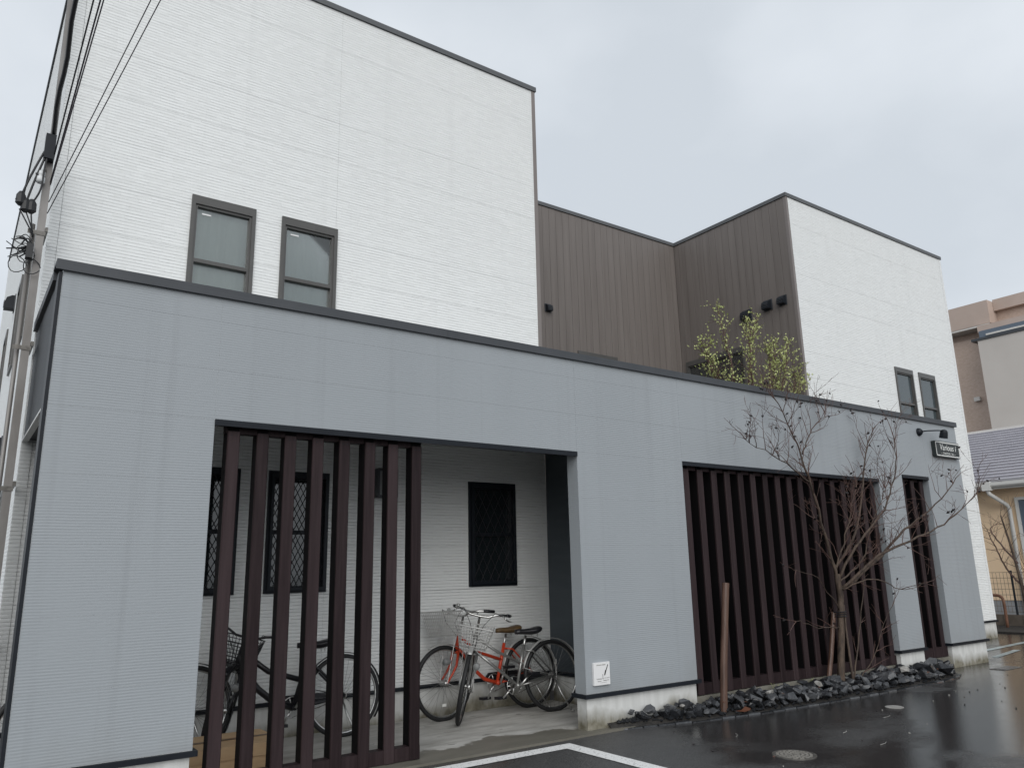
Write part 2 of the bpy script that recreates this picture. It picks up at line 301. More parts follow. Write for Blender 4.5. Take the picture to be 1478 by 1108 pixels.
# ------------------------------------------------------------------ mesh helpers
WL = {}     # world location of the empties and parents
class MB:
    def __init__(s): s.v = []; s.f = []; s.xf = None
    def P(s, p):
        p = Vector(p)
        if s.xf: p = Vector(s.xf(p))
        s.v.append(p); return len(s.v) - 1
    def box(s, x0, x1, y0, y1, z0, z1):
        i = [s.P((x, y, z)) for x in (x0, x1) for y in (y0, y1) for z in (z0, z1)]
        for q in ((0, 1, 3, 2), (4, 6, 7, 5), (0, 4, 5, 1), (2, 3, 7, 6), (0, 2, 6, 4), (1, 5, 7, 3)): s.f.append([i[a] for a in q])
        return s
    def prism(s, poly, d):
        """poly: list of 3d points, extruded along vector d"""
        d = Vector(d); n = len(poly)
        a = [s.P(p) for p in poly]; b = [s.P(Vector(p) + d) for p in poly]
        s.f.append(a[::-1]); s.f.append(b)
        for i in range(n): s.f.append([a[i], a[(i + 1) % n], b[(i + 1) % n], b[i]])
        return s
    def tube(s, pts, r, n=8, cap=True):
        pts = [Vector(p) for p in pts]
        rr = r if isinstance(r, (list, tuple)) else [r] * len(pts)
        rings = []; ref = None
        for i, p in enumerate(pts):
            t = (pts[min(i + 1, len(pts) - 1)] - pts[max(i - 1, 0)])
            if t.length < 1e-9: t = Vector((0, 0, 1))
            t.normalize()
            if ref is None: ref = Vector((0, 0, 1)) if abs(t.z) < 0.9 else Vector((1, 0, 0))
            a = t.cross(ref)
            if a.length < 1e-6: a = t.orthogonal()
            a.normalize(); b = a.cross(t).normalized(); ref = b
            rings.append([s.P(p + (a * math.cos(2 * math.pi * j / n) + b * math.sin(2 * math.pi * j / n)) * rr[i]) for j in range(n)])
        for q in range(len(rings) - 1):
            for j in range(n): s.f.append([rings[q][j], rings[q][(j + 1) % n], rings[q + 1][(j + 1) % n], rings[q + 1][j]])
        if cap: s.f.append(rings[0][::-1]); s.f.append(rings[-1])
        return s
    def ring(s, c, R, r, nseg=40, n=6, a0=0.0, a1=2 * math.pi, ry=None):
        """torus (or arc) in the xz plane about c, axis y"""
        c = Vector(c); closed = abs(a1 - a0 - 2 * math.pi) < 1e-6; cnt = nseg if closed else nseg + 1; ry = ry or r
        rg = []
        for i in range(cnt):
            a = a0 + (a1 - a0) * i / nseg; d = Vector((math.cos(a), 0, math.sin(a)))
            rg.append([s.P(c + d * (R + r * math.cos(2 * math.pi * j / n)) + Vector((0, ry * math.sin(2 * math.pi * j / n), 0))) for j in range(n)])
        for i in range(nseg):
            q, w = rg[i], rg[(i + 1) % cnt]
            for j in range(n): s.f.append([q[j], q[(j + 1) % n], w[(j + 1) % n], w[j]])
        if not closed: s.f.append(rg[0][::-1]); s.f.append(rg[-1])
        return s
    def lathe(s, c, prof, n=16, axis='z'):
        """prof: (radius, height) pairs"""
        c = Vector(c); rg = []
        for r, h in prof:
            ring = []
            for j in range(n):
                a = 2 * math.pi * j / n; x, y = r * math.cos(a), r * math.sin(a)
                o = {'z': (x, y, h), 'y': (x, h, y), 'x': (h, x, y)}[axis]
                ring.append(s.P(c + Vector(o)))
            rg.append(ring)
        for q in range(len(rg) - 1):
            for j in range(n): s.f.append([rg[q][j], rg[q][(j + 1) % n], rg[q + 1][(j + 1) % n], rg[q + 1][j]])
        s.f.append(rg[0][::-1]); s.f.append(rg[-1]); return s
    def mesh(s, name, mt, smooth=False, fix=True, center=None):
        me = bpy.data.meshes.new(name)
        c = center if center is not None else Vector((0, 0, 0))
        me.from_pydata([tuple(p - c) for p in s.v], [], s.f)
        if fix:
            b = bmesh.new(); b.from_mesh(me); bmesh.ops.recalc_face_normals(b, faces=b.faces); b.to_mesh(me); b.free()
        if smooth:
            me.polygons.foreach_set('use_smooth', [True] * len(me.polygons))
        me.materials.append(M[mt] if isinstance(mt, str) else mt)
        return me
    def build(s, name, mt, parent=None, smooth=False, fix=True, origin=None):
        if origin is None:
            lo = Vector((min(p[i] for p in s.v) for i in range(3))); hi = Vector((max(p[i] for p in s.v) for i in range(3)))
            origin = Vector(((lo.x + hi.x) / 2, (lo.y + hi.y) / 2, lo.z))
        origin = Vector(origin)
        o = bpy.data.objects.new(name, s.mesh(name, mt, smooth, fix, origin)); C.objects.link(o)
        place(o, origin, parent); return o
def place(o, wloc, parent):
    o.location = Vector(wloc) - (WL[parent.name] if parent else Vector((0, 0, 0)))
    if parent: o.parent = parent
    WL[o.name] = Vector(wloc)
def shared(name, me, wloc, parent, rot=None, scale=None):
    o = bpy.data.objects.new(name, me); C.objects.link(o); place(o, wloc, parent)
    if rot: o.rotation_euler = rot
    if scale: o.scale = scale
    return o
def thing(name, label, cat, loc=(0, 0, 0), group=None):
    o = bpy.data.objects.new(name, None); C.objects.link(o); o.location = loc; o.empty_display_size = 0.2
    WL[o.name] = Vector(loc); return tag(o, label, cat, group)
def tag(o, label, cat, group=None):
    o['label'] = label; o['category'] = cat
    if group: o['group'] = group
    return o
def kind(o, k): o['kind'] = k; return o
def text_mesh(body, size, shear=0.0, extrude=0.001, width=None, space=1.0):
    cu = bpy.data.curves.new('lettering', 'FONT'); cu.body = body; cu.size = size; cu.shear = shear; cu.extrude = extrude
    cu.align_x = 'CENTER'; cu.align_y = 'CENTER'; cu.space_character = space; cu.resolution_u = 3
    o = bpy.data.objects.new('lettering_source', cu); C.objects.link(o)
    bpy.context.view_layer.update()
    me = bpy.data.meshes.new_from_object(o.evaluated_get(bpy.context.evaluated_depsgraph_get()))
    bpy.data.objects.remove(o); me.name = 'lettering'
    return me

def holed(mb, u0, u1, v0, v1, holes, w0, w1, T):
    """solid slab with rectangular holes; T maps (u, v, w) to the world"""
    us = sorted({u0, u1} | {h for q in holes for h in (q[0], q[1]) if u0 < h < u1}); vs_ = sorted({v0, v1} | {h for q in holes for h in (q[2], q[3]) if v0 < h < v1})
    def fl(i, j):
        if i < 0 or j < 0 or i >= len(us) - 1 or j >= len(vs_) - 1: return False
        cu, cv = (us[i] + us[i + 1]) / 2, (vs_[j] + vs_[j + 1]) / 2
        return not any(q[0] < cu < q[1] and q[2] < cv < q[3] for q in holes)
    idx = {}
    def P(i, j, k_):
        key = (i, j, k_)
        if key not in idx: idx[key] = mb.P(T(us[i], vs_[j], (w0, w1)[k_]))
        return idx[key]
    any_ = False
    for i in range(len(us) - 1):
        for j in range(len(vs_) - 1):
            if not fl(i, j): continue
            any_ = True
            for k_ in (0, 1): mb.f.append([P(i, j, k_), P(i + 1, j, k_), P(i + 1, j + 1, k_), P(i, j + 1, k_)])
            if not fl(i - 1, j): mb.f.append([P(i, j, 0), P(i, j + 1, 0), P(i, j + 1, 1), P(i, j, 1)])
            if not fl(i + 1, j): mb.f.append([P(i + 1, j, 0), P(i + 1, j + 1, 0), P(i + 1, j + 1, 1), P(i + 1, j, 1)])
            if not fl(i, j - 1): mb.f.append([P(i, j, 0), P(i + 1, j, 0), P(i + 1, j, 1), P(i, j, 1)])
            if not fl(i, j + 1): mb.f.append([P(i, j + 1, 0), P(i + 1, j + 1, 0), P(i + 1, j + 1, 1), P(i, j + 1, 1)])
    return any_
def islands(mb):
    """separate pieces of a panel that a window cuts apart"""
    root = list(range(len(mb.v)))
    def find(i):
        while root[i] != i: i = root[i]
        return i
    for f in mb.f:
        for a in f[1:]: root[find(a)] = find(f[0])
    out = {}
    for f in mb.f: out.setdefault(find(f[0]), []).append(f)
    if len(out) < 2: return [mb]
    res = []
    for fs in out.values():
        q = MB(); mp_ = {}
        for f in fs:
            for a in f:
                if a not in mp_: mp_[a] = len(q.v); q.v.append(mb.v[a])
            q.f.append([mp_[a] for a in f])
        res.append(q)
    return res
def clad(parent, us, vs_, holes, w0, w1, T, mt, gap=0.0011, name='siding_panel'):
    for a in range(len(us) - 1):
        for b in range(len(vs_) - 1):
            mb = MB(); u0, u1, v0, v1 = us[a] + gap, us[a + 1] - gap, vs_[b] + gap, vs_[b + 1] - gap
            if holed(mb, u0, u1, v0, v1, holes, w0, w1, T):
                for part in islands(mb): part.build(name, mt, parent)
def courses(v0, v1, step, first=None):
    r = [v0]; z = first if first else v0 + step
    while z < v1 - 0.08: r.append(z); z += step
    r.append(v1); return r

# ------------------------------------------------------------------ dimensions
X0, X1, X2, X3, X4, X5, X6, X7 = -0.38, 0.675, 4.056, 5.524, 9.349, 9.96, 10.676, 11.70
ZT, ZH, ZH3, ZD = 3.50, 2.52, 2.612, 0.32
YA, YB = 1.61, 4.213
XA0, XA1, XR0, XR1, ZR = -0.39, 4.926, 10.386, 15.718, 7.73
TH = 0.15

# ------------------------------------------------------------------ ground
g = MB(); N = 1; S = 600
g.v = [Vector(p) for p in ((-S, -S, 0), (S, -S, 0), (S, S, 0), (-S, S, 0))]; g.f = [[0, 1, 2, 3]]
kind(g.build('ground', 'asphalt', origin=(0, 0, 0)), 'structure')
s_ = MB().box(X0 + 0.02, XA1 - 0.03, -0.10, YA - 0.03, -0.10, 0.018)
kind(s_.build('carport_floor', 'slab'), 'structure')
def strip(name, pts, wdt, z, mt):
    mb = MB(); pts = [Vector((*p, z)) for p in pts]; L = []; Rr = []
    for i, p in enumerate(pts):
        a = (p - pts[i - 1]).normalized() if i else None; b = (pts[i + 1] - p).normalized() if i < len(pts) - 1 else None
        t = ((a or b) + (b or a)).normalized(); nrm = Vector((-t.y, t.x, 0)); sc = 1 / max(0.3, nrm.dot(Vector((-(b or a).y, (b or a).x, 0))))
        L.append(mb.P(p + nrm * wdt / 2 * sc)); Rr.append(mb.P(p - nrm * wdt / 2 * sc))
    for i in range(len(pts) - 1): mb.f.append([L[i], Rr[i], Rr[i + 1], L[i + 1]])
    return mb.build(name, mt)
kind(strip('parking_line', [(-3.0, -0.28), (3.60, -0.28), (3.60, -5.6)], 0.145, 0.004, 'paint'), 'structure')
kind(strip('faded_parking_line', [(12.35, 0.66), (16.6, 1.0)], 0.11, 0.004, 'faded_paint'), 'structure')
kind(strip('faded_parking_line', [(12.3, 0.20), (13.6, 0.42)], 0.10, 0.004, 'faded_paint'), 'structure')

# ------------------------------------------------------------------ windows
def window(parent, T, u0, u1, v0, v1, style='bronze', split=None, lattice=False, curtain=True, sticker=False, head=0.09, gmat='glass', cmat='curtain'):
    """T maps (u, v, w): w outward from the wall face"""
    fw = 0.036
    f = MB()
    holed(f, u0, u1, v0, v1, [(u0 + fw, u1 - fw, v0 + fw, v1 - head)], -0.06, 0.022, T)
    fr = f.build('window', style, parent)
    a0, a1, b0, b1 = u0 + fw, u1 - fw, v0 + fw, v1 - head
    sm = MB(); spl = split if split else (b0 + b1) / 2
    holed(sm, a0, a1, b0, b1, [(a0 + 0.022, a1 - 0.022, spl + 0.018, b1 - 0.022), (a0 + 0.022, a1 - 0.022, b0 + 0.026, spl - 0.018)], -0.045, 0.004, T)
    sm.build('sash', style, fr)
    p = MB(); holed(p, a0 + 0.020, a1 - 0.020, spl + 0.016, b1 - 0.020, [], -0.03, -0.024, T); p.build('pane', gmat, fr)
    p = MB(); holed(p, a0 + 0.020, a1 - 0.020, b0 + 0.024, spl - 0.016, [], -0.042, -0.036, T); p.build('pane', gmat, fr)
    if curtain:
        c = MB(); n = 36; A = []; B = []
        for i in range(n + 1):
            u = a0 - 0.02 + (a1 - a0 + 0.04) * i / n; wv = -0.085 - 0.006 * math.sin(i * 0.6) - 0.003 * math.sin(i * 1.7)
            A.append(c.P(T(u, b0 - 0.02, wv))); B.append(c.P(T(u, b1 + 0.02, wv)))
        for i in range(n): c.f.append([A[i], A[i + 1], B[i + 1], B[i]])
        c.build('curtain', cmat, fr, smooth=True)
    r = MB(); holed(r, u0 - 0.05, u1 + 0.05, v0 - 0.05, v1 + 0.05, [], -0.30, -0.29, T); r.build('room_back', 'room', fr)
    if sticker:
        t = MB(); holed(t, a0 + 0.07, a0 + 0.155, b1 - 0.085, b1 - 0.070, [], -0.023, -0.021, T); t.build('sticker', 'white_plastic', fr)
    if lattice:
        wv = 0.045; pitch = 0.105; ang = 1.9
        W, H = a1 - a0, b1 - b0
        for sgn in (1, -1):
            d = -H / ang
            while d < W:
                pts = []
                # line u = d + v/ang, clipped to the opening
                t0 = max(0, -d * ang); t1 = min(H, (W - d) * ang)
                if t1 - t0 > 0.06:
                    ua, ub = d + t0 / ang, d + t1 / ang
                    if sgn < 0: ua, ub = W - ua, W - ub
                    MB().tube([T(a0 + ua, b0 + t0, wv + 0.003 * sgn), T(a0 + ub, b0 + t1, wv + 0.003 * sgn)], 0.0042, 4).build('lattice_bar', 'lattice', fr)
                d += pitch
        fx = MB(); holed(fx, a0 - 0.012, a1 + 0.012, b0 - 0.012, b1 + 0.012, [(a0 + 0.012, a1 - 0.012, b0 + 0.012, b1 - 0.012)], 0.036, 0.056, T); fx.build('lattice_frame', style, fr)
    return fr

# ------------------------------------------------------------------ apartment building
B = thing('apartment_building', 'two storey apartment building of white siding blocks joined by a dark brown boarded recess', 'building', (5.0, 4.0, 0))
TF = lambda y: (lambda u, v, w_: (u, y - w_, v))                # faces -Y
TL = lambda x: (lambda u, v, w_: (x - w_, u, v))                # faces -X (u = Y)
TRt = lambda x: (lambda u, v, w_: (x + w_, u, v))
upA = [(0.74, 1.35, 3.60, 4.98), (1.615, 2.215, 3.60, 4.98)]
loA = [(0.74, 1.35, 1.26, 2.385), (1.615, 2.215, 1.26, 2.385), (3.835, 4.465, 1.26, 2.385)]
upR = [(13.24, 13.87, 3.60, 4.97), (14.09, 14.70, 3.60, 4.97)]
holesA, holesR = upA + loA, upR
ZC = 7.64
core = MB(); holed(core, XA0 + 0.02, XA1 - 0.02, 0.0, ZC + 0.03, holesA, -0.14, -0.017, TF(YA)); core.build('wall', 'white_joint', B)
core = MB(); holed(core, XR0 + 0.02, XR1 - 0.02, 0.0, ZC + 0.03, holesR, -0.14, -0.017, TF(YA)); core.build('wall', 'white_joint', B)
clad(B, [XA0 + 0.075, 2.20, XA1 - 0.075], courses(ZD + 0.005, ZC, 0.455), holesA, -0.016, 0.0, TF(YA), 'white_siding')
clad(B, [XR0 + 0.075, 13.0, XR1 - 0.075], courses(ZD + 0.005, ZC, 0.455), holesR, -0.016, 0.0, TF(YA), 'white_siding')
# left side of the left block
YE = 12.0
sideH = [(3.6, 4.3, 3.9, 5.05), (5.0, 5.6, 3.9, 5.05), (3.2, 3.9, 1.2, 2.3), (7.6, 8.3, 3.9, 5.05)]
core = MB(); holed(core, YA + 0.15, YE, 0.0, ZC + 0.03, sideH, -0.14, -0.017, TL(XA0)); core.build('wall', 'white_joint', B)
clad(B, [YA + 0.075, 4.6, 7.7, YE], courses(ZD + 0.005, ZC, 0.455), sideH, -0.016, 0.0, TL(XA0), 'white_siding')
for q in sideH: window(B, TL(XA0), *q, style='bronze')
for q, cm in zip(upA, ('pale_curtain', 'curtain')): window(B, TF(YA), *q, style='bronze', split=4.33, sticker=True, head=0.085, cmat=cm)
for q in upR: window(B, TF(YA), *q, style='bronze', split=4.30, head=0.09, curtain=False, gmat='mid_glass')
for q in loA: window(B, TF(YA), *q, style='black_metal', lattice=True, gmat='dark_glass', curtain=False, head=0.05)
# corner trims
for x, s_ in ((XA0, 1), (XR1, -1)):
    c = MB()
    c.prism([(x - s_ * 0.004, YA - 0.004, ZD + 0.005), (x + s_ * 0.073, YA - 0.004, ZD + 0.005), (x + s_ * 0.073, YA + 0.02, ZD + 0.005), (x + s_ * 0.02, YA + 0.02, ZD + 0.005), (x + s_ * 0.02, YA + 0.073, ZD + 0.005), (x - s_ * 0.004, YA + 0.073, ZD + 0.005)], (0, 0, ZC - ZD - 0.005))
    c.build('corner_trim', 'white_siding', B)
for x, s_, zb0 in ((XA1, -1, 3.03), (XR0, 1, ZD + 0.005)):
    c = MB()
    c.prism([(x - s_ * 0.006, YA - 0.006, zb0), (x + s_ * 0.050, YA - 0.006, zb0), (x + s_ * 0.050, YA + 0.02, zb0), (x + s_ * 0.02, YA + 0.02, zb0), (x + s_ * 0.02, YA + 0.05, zb0), (x - s_ * 0.006, YA + 0.05, zb0)], (0, 0, ZC - zb0))
    c.build('corner_trim', 'brown_trim', B)
    c = MB().box(min(x + s_ * 0.05, x + s_ * 0.076), max(x + s_ * 0.05, x + s_ * 0.076), YA - 0.002, YA + 0.014, zb0, ZC); c.build('corner_filler', 'white_siding', B)
MB().box(XA1 - 0.076, XA1 - 0.004, YA - 0.002, YA + 0.014, ZD + 0.005, 3.029).build('corner_filler', 'white_siding', B)
# brown recess: back wall and both returns, one board after another
winB = (7.75, 8.67, 3.95, 5.10)
winS = (2.75, 4.10, 3.95, 5.22)
core = MB(); holed(core, XA1, XR0, 0.0, ZC + 0.03, [winB], -0.14, -0.0205, TF(YB)); core.build('wall', 'brown_trim', B)
core = MB(); holed(core, YA + 0.15, YB + 0.14, 0.0, ZC + 0.03, [winS], -0.14, -0.0205, TL(XR0)); core.build('wall', 'brown_trim', B)
core = MB(); holed(core, YA + 0.15, YB + 0.14, 0.0, ZC + 0.03, [], -0.14, -0.022, TRt(XA1)); core.build('wall', 'brown_trim', B)
bw = 0.152
def boards(u0, u1, T, hole, wofs):
    u = u0
    while u < u1 - 0.02:
        e = min(u + bw, u1)
        mb = MB(); holes = [hole] if hole else []
        if holed(mb, u + 0.0022, e - 0.0022, 0.30, ZC, holes, -0.02, 0.0, T): mb.build('board', 'brown_board', B)
        u = e
boards(XA1 + 0.002, XR0 - 0.002, TF(YB), winB, 0)
boards(YA + 0.052, YB - 0.002, TL(XR0), winS, 0)
boards(YA + 0.052, YB - 0.002, TRt(XA1), None, 0)
window(B, TF(YB), *winB, style='bronze', curtain=True)
window(B, TL(XR0), *winS, style='bronze', curtain=True)
# far side of right block, back walls and roof slabs
MB().box(XR1 - 0.14, XR1 - 0.004, YA + 0.15, YE, 0, ZC + 0.03).build('wall', 'white_siding', B)
MB().box(XA0 + 0.14, XR1 - 0.14, YE - 0.15, YE, 0, ZC).build('wall', 'white_siding', B)
MB().box(XA0 + 0.15, XA1 - 0.15, YA + 0.15, YE - 0.16, 7.50, 7.60).build('roof', 'dark_metal', B)
MB().box(XR0 + 0.15, XR1 - 0.15, YA + 0.15, YE - 0.16, 7.50, 7.60).build('roof', 'dark_metal', B)
MB().box(XA1 - 0.149, XR0 + 0.149, YB + 0.15, YE - 0.16, 7.48, 7.60).build('roof', 'dark_metal', B)
# copings
def cop(u0, u1, T, lip=0.02):
    c = MB()
    holed(c, u0, u1, ZC + 0.004, ZR - 0.022, [], -0.20, lip, T); return c.build('coping', 'roof_coping', B)
cop(XA0 - 0.02, XA1 + 0.022, TF(YA)); cop(XR0 - 0.022, XR1 + 0.02, TF(YA))
cop(YA + 0.202, YE, TL(XA0)); cop(YA + 0.202, YB + 0.198, TL(XR0)); cop(YA + 0.202, YB + 0.198, TRt(XA1))
cop(XA1 + 0.022, XR0 - 0.022, TF(YB)); cop(YA + 0.202, YE, TRt(XR1))
# foundation and drip
for a, b in ((XA0 + 0.03, XA1 - 0.03), (XR0 + 0.03, XR1 - 0.025)):
    MB().box(a, b, YA + 0.004, YA + 0.0125, 0, ZD - 0.033).build('foundation', 'foundation', B)
    d = MB(); d.box(a - 0.045, b + 0.045, YA - 0.03, YA + 0.0, ZD - 0.03, ZD + 0.004); d.build('drip_flashing', 'black_metal', B)
MB().box(XA0 + 0.01, XA0 + 0.016, YA + 0.03, YE, 0, ZD - 0.033).build('foundation', 'foundation', B)
MB().box(XA0 - 0.03, XA0 - 0.001, YA + 0.0, YE, ZD - 0.03, ZD + 0.004).build('drip_flashing', 'black_metal', B)
MB().box(XR1 + 0.001, XR1 + 0.03, YA + 0.0, YE, ZD - 0.03, ZD + 0.004).build('drip_flashing', 'black_metal', B)
# vent hoods
def hood(T, u, v, s=1.0):
    mb = MB(); a = 0.085 * s
    prof = [(0.0, -a * 1.1), (0.0, a * 1.1), (0.045 * s, a * 1.05), (0.105 * s, a * 0.62), (0.125 * s, -a * 0.2), (0.125 * s, -a * 1.1)]
    mb.prism([T(u - a, v + q, w_) for w_, q in prof], Vector(T(u + a, v, 0)) - Vector(T(u - a, v, 0)))
    h = mb.build('vent_hood', 'black_metal', B)
    lv = MB()
    for i in range(3): holed(lv, u - a * 0.85, u + a * 0.85, v - a * 0.75 + i * 0.032 * s, v - a * 0.75 + i * 0.032 * s + 0.008, [], 0.125 * s, 0.132 * s, T)
    lv.build('vent_louvre', 'dark_metal', h)
    bp = MB(); holed(bp, u - a * 1.25, u + a * 1.25, v - a * 1.35, v + a * 1.3, [], 0.0005, 0.012, T); bp.build('back_plate', 'dark_metal', h)
for yy, zz, s in ((2.62, 5.75, 0.92), (2.17, 5.81, 0.85), (1.87, 5.81, 0.78)): hood(TL(XR0), yy, zz, s)
hood(TF(YB), 7.12, 5.76, 0.65)
hood(TL(XA0), 6.6, 5.15, 1.0); hood(TL(XA0), 5.1, 2.95, 1.0)
# meter box on the carport wall
bx = MB().box(2.70, 2.92, YA - 0.11, YA - 0.001, 2.17, 2.46); mbx = bx.build('meter_box', 'dark_metal', B)
MB().box(2.715, 2.905, YA - 0.116, YA - 0.1105, 2.19, 2.43).build('cover', 'grey_plastic', mbx)

# ------------------------------------------------------------------ grey front wall with the carport roof
W = thing('front_wall', 'long grey ribbed siding wall with three openings standing before the white blocks', 'wall', (5.6, 0, 0))
ops = [(X1, X2, -1, ZH), (X3, X4, -1, ZH), (X5, X6, -1, ZH3)]
core = MB(); holed(core, X0 + 0.01, X7 - 0.01, ZD + 0.002, 3.44, ops, -TH + 0.016, -0.0018, TF(0)); core.build('wall', 'grey_joint', W)
rows = [ZD + 0.005, 0.76, 1.20, 1.64, 2.08, ZH, 2.885, 3.25, 3.44]
clad(W, [X0 + 0.012, X1 - 0.0016, X2 + 0.0016, X3 - 0.0016, 7.4, X4 + 0.0016, X5 - 0.0016, X6 + 0.0016, X7], rows, ops, -0.0016, 0.0, TF(0), 'grey_siding', gap=0.0007)
# reveals
def reveal(x, z1, T, s):
    mb = MB(); holed(mb, 0.001, TH, ZD + 0.005, z1, [], -0.012, 0.0, T); mb.build('reveal_panel', 'grey_siding', W)
for xr, z1 in ((X2, ZH), (X4, ZH), (X6, ZH3), ):
    reveal(xr, z1 - 0.001, TL(xr - 0.0005), 1)
for xr, z1 in ((X1, ZH), (X3, ZH), (X5, ZH3), (X7, 3.44)):
    reveal(xr, z1 - 0.001, TRt(xr + 0.0005), 1)
MB().box(X0 - 0.012, X0 + 0.0095, -0.004, TH + 0.004, ZD + 0.005, 3.42).build('edge_trim', 'black_metal', W)
# back face panels
b_ = MB(); holed(b_, X0 + 0.012, X7, ZD + 0.005, 3.44, ops, -TH, -TH + 0.0155, TF(0)); b_.build('back_panel', 'grey_siding', W)
# lintel flashings
for a, b, zz in ((X1, X2, ZH), (X3, X4, ZH), (X5, X6, ZH3)):
    f = MB().box(a + 0.001, b - 0.001, -0.012, TH + 0.002, zz - 0.022, zz - 0.0005); f.box(a + 0.001, b - 0.001, -0.012, 0.010, zz - 0.045, zz - 0.0225)
    f.build('lintel_flashing', 'black_metal', W)
# coping in lengths
cx = [X0 - 0.035, 2.6, 5.6, 8.6, X7 + 0.02]
for i in range(4):
    c = MB(); c.box(cx[i] + 0.001, cx[i + 1] - 0.001, -0.030, TH + 0.03, 3.475, ZT); c.box(cx[i] + 0.001, cx[i + 1] - 0.001, -0.030, -0.008, 3.430, 3.4745); c.build('coping', 'coping', W)
# drip and foundation of each pier
for a, b in ((X0, X1), (X2, X3), (X4, X5), (X6, X7)):
    d = MB(); d.box(a - 0.028, b + 0.028, -0.030, TH + 0.028, ZD - 0.032, ZD + 0.003); d.build('drip_flashing', 'black_metal', W)
    MB().box(a + 0.012, b - 0.012, 0.012, TH - 0.005, -0.05, ZD - 0.033).build('foundation', 'foundation', W)
# side band over the open end, soffit and carport roof
MB().box(X0 - 0.002, X0 + 0.12, TH + 0.006, YA - 0.002, ZH, 3.415).build('side_band', 'charcoal', W)
MB().box(X0 - 0.03, X0 + 0.15, TH + 0.032, YA - 0.024, 3.416, 3.49).build('coping', 'coping', W)
MB().box(X0 - 0.012, X0 + 0.03, TH + 0.006, YA - 0.002, ZH - 0.018, ZH - 0.0005).build('drip_edge', 'gutter', W)
MB().box(X0 + 0.122, XA1 - 0.001, TH + 0.004, YA - 0.002, 2.93, 3.02).build('carport_ceiling', 'soffit_white', W)
# charcoal partition at the right end of the carport
MB().box(XA1 - 0.002, XA1 + 0.10, TH + 0.004, YA - 0.0035, ZD + 0.006, 2.928).build('partition', 'partition_grey', W)
MB().box(XA1 - 0.03, XA1 - 0.0025, TH + 0.03, YA - 0.034, ZD - 0.03, ZD + 0.003).build('drip_flashing', 'black_metal', W)
MB().box(XA1 - 0.0, XA1 + 0.09, TH + 0.004, YA - 0.034, 0, ZD - 0.031).build('foundation', 'foundation', W)
# low kerbs under the slat screens
for a, b in ((X3 - 0.010, X4 + 0.010), (X5 - 0.010, X6 + 0.010)):
    MB().box(a, b, 0.035, TH + 0.08, -0.05, 0.15).build('kerb', 'curb_concrete', W)

# ------------------------------------------------------------------ slat screens
def screen(label, x0, pitch, n, zb, zt, rail, x1=None, block_light=False):
    t = thing('slat_screen', label, 'slat screen', ((x0 + x0 + pitch * (n - 1)) / 2, 0.11, zb), 'dark slat screens in the grey wall')
    xe = x1 if x1 else x0 + pitch * (n - 1) + 0.052
    r_ = MB().box(x0 - 0.044, xe - 0.006, 0.056, 0.150, zb + 0.002, zb + rail); r_.build('bottom_rail', 'slat_wood', t)
    r_ = MB().box(x0 - 0.052, xe - 0.002, 0.075, 0.148, zt - 0.055, zt); r_.build('top_rail', 'slat_wood', t)
    me = MB()
    bz0, bz1 = zb + 0.004, zt - 0.045
    h = 0.044; c_ = 0.006
    pr = [(-h + c_, 0.046), (h - c_, 0.046), (h, 0.046 + c_), (h, 0.068), (-h, 0.068), (-h, 0.046 + c_)]
    me.prism([(a, b, 0) for a, b in pr], (0, 0, bz1 - bz0))
    ms = me.mesh('slat', 'slat_wood')
    pm = MB().box(-h + 0.003, h - 0.003, 0.0685, 0.172, 0, zt - 0.001 - zb).mesh('post', 'black_post')
    for i in range(n):
        shared('slat', ms, (x0 + pitch * i + random.uniform(-.004, .004), random.uniform(-.001, .001), bz0), t, rot=(0, random.uniform(-.0012, .0012), random.uniform(-.008, .008)))
        shared('post', pm, (x0 + pitch * i, 0, zb), t)
    if block_light: MB().box(x0 - 0.052, xe - 0.002, 0.176, 0.190, zb + 0.01, zt - 0.002).build('added_light_blocker', 'black_metal', t)  # unseen board added to keep light from behind off the slat sides
    nail = MB()
    for i in range(n):
        for dx in (-0.018, 0.018): nail.lathe((x0 + pitch * i + dx, 0.043, zt - 0.075), [(0.004, 0.0), (0.004, 0.006)], 6, 'y')
    nail.build('screws', 'black_metal', t)
    return t
screen('dark brown slat screen shielding the bicycles, its right side open', 0.83, 0.2165, 8, 0.02, ZH - 0.024, 0.10)
screen('wide dark brown slat screen behind the bare tree and stone bed', X3 + 0.10, (X4 - X3 - 0.20) / 16, 17, 0.155, ZH - 0.024, 0.11, X4 - 0.01, True)
screen('narrow dark brown slat screen below the hanging name sign', X5 + 0.10, (X6 - X5 - 0.22) / 2, 3, 0.155, ZH3 - 0.024, 0.13, X6 - 0.01, True)

# ------------------------------------------------------------------ sign, lamp, plaque
S_ = thing('name_sign', 'black name sign with white border and lettering, hung at the end of the grey wall', 'sign', (11.26, -0.05, 2.92))
def rrect(x0, x1, z0, z1, r, n=5):
    P = []
    for cx_, cz_, a0 in ((x1 - r, z1 - r, 0), (x0 + r, z1 - r, 90), (x0 + r, z0 + r, 180), (x1 - r, z0 + r, 270)):
        for i in range(n + 1):
            a = R_(a0 + 90 * i / n); P.append((cx_ + r * math.cos(a), cz_ + r * math.sin(a)))
    return P
sx0, sx1, sz0, sz1 = 10.90, 11.62, 2.925, 3.16
MB().prism([(a, -0.004, b) for a, b in rrect(sx0, sx1, sz0, sz1, 0.02)], (0, -0.055, 0)).build('sign_body', 'sign_face', S_)
o_ = rrect(sx0 + 0.012, sx1 - 0.012, sz0 + 0.012, sz1 - 0.012, 0.022); i_ = rrect(sx0 + 0.026, sx1 - 0.026, sz0 + 0.026, sz1 - 0.026, 0.014)
bd = MB(); n = len(o_)
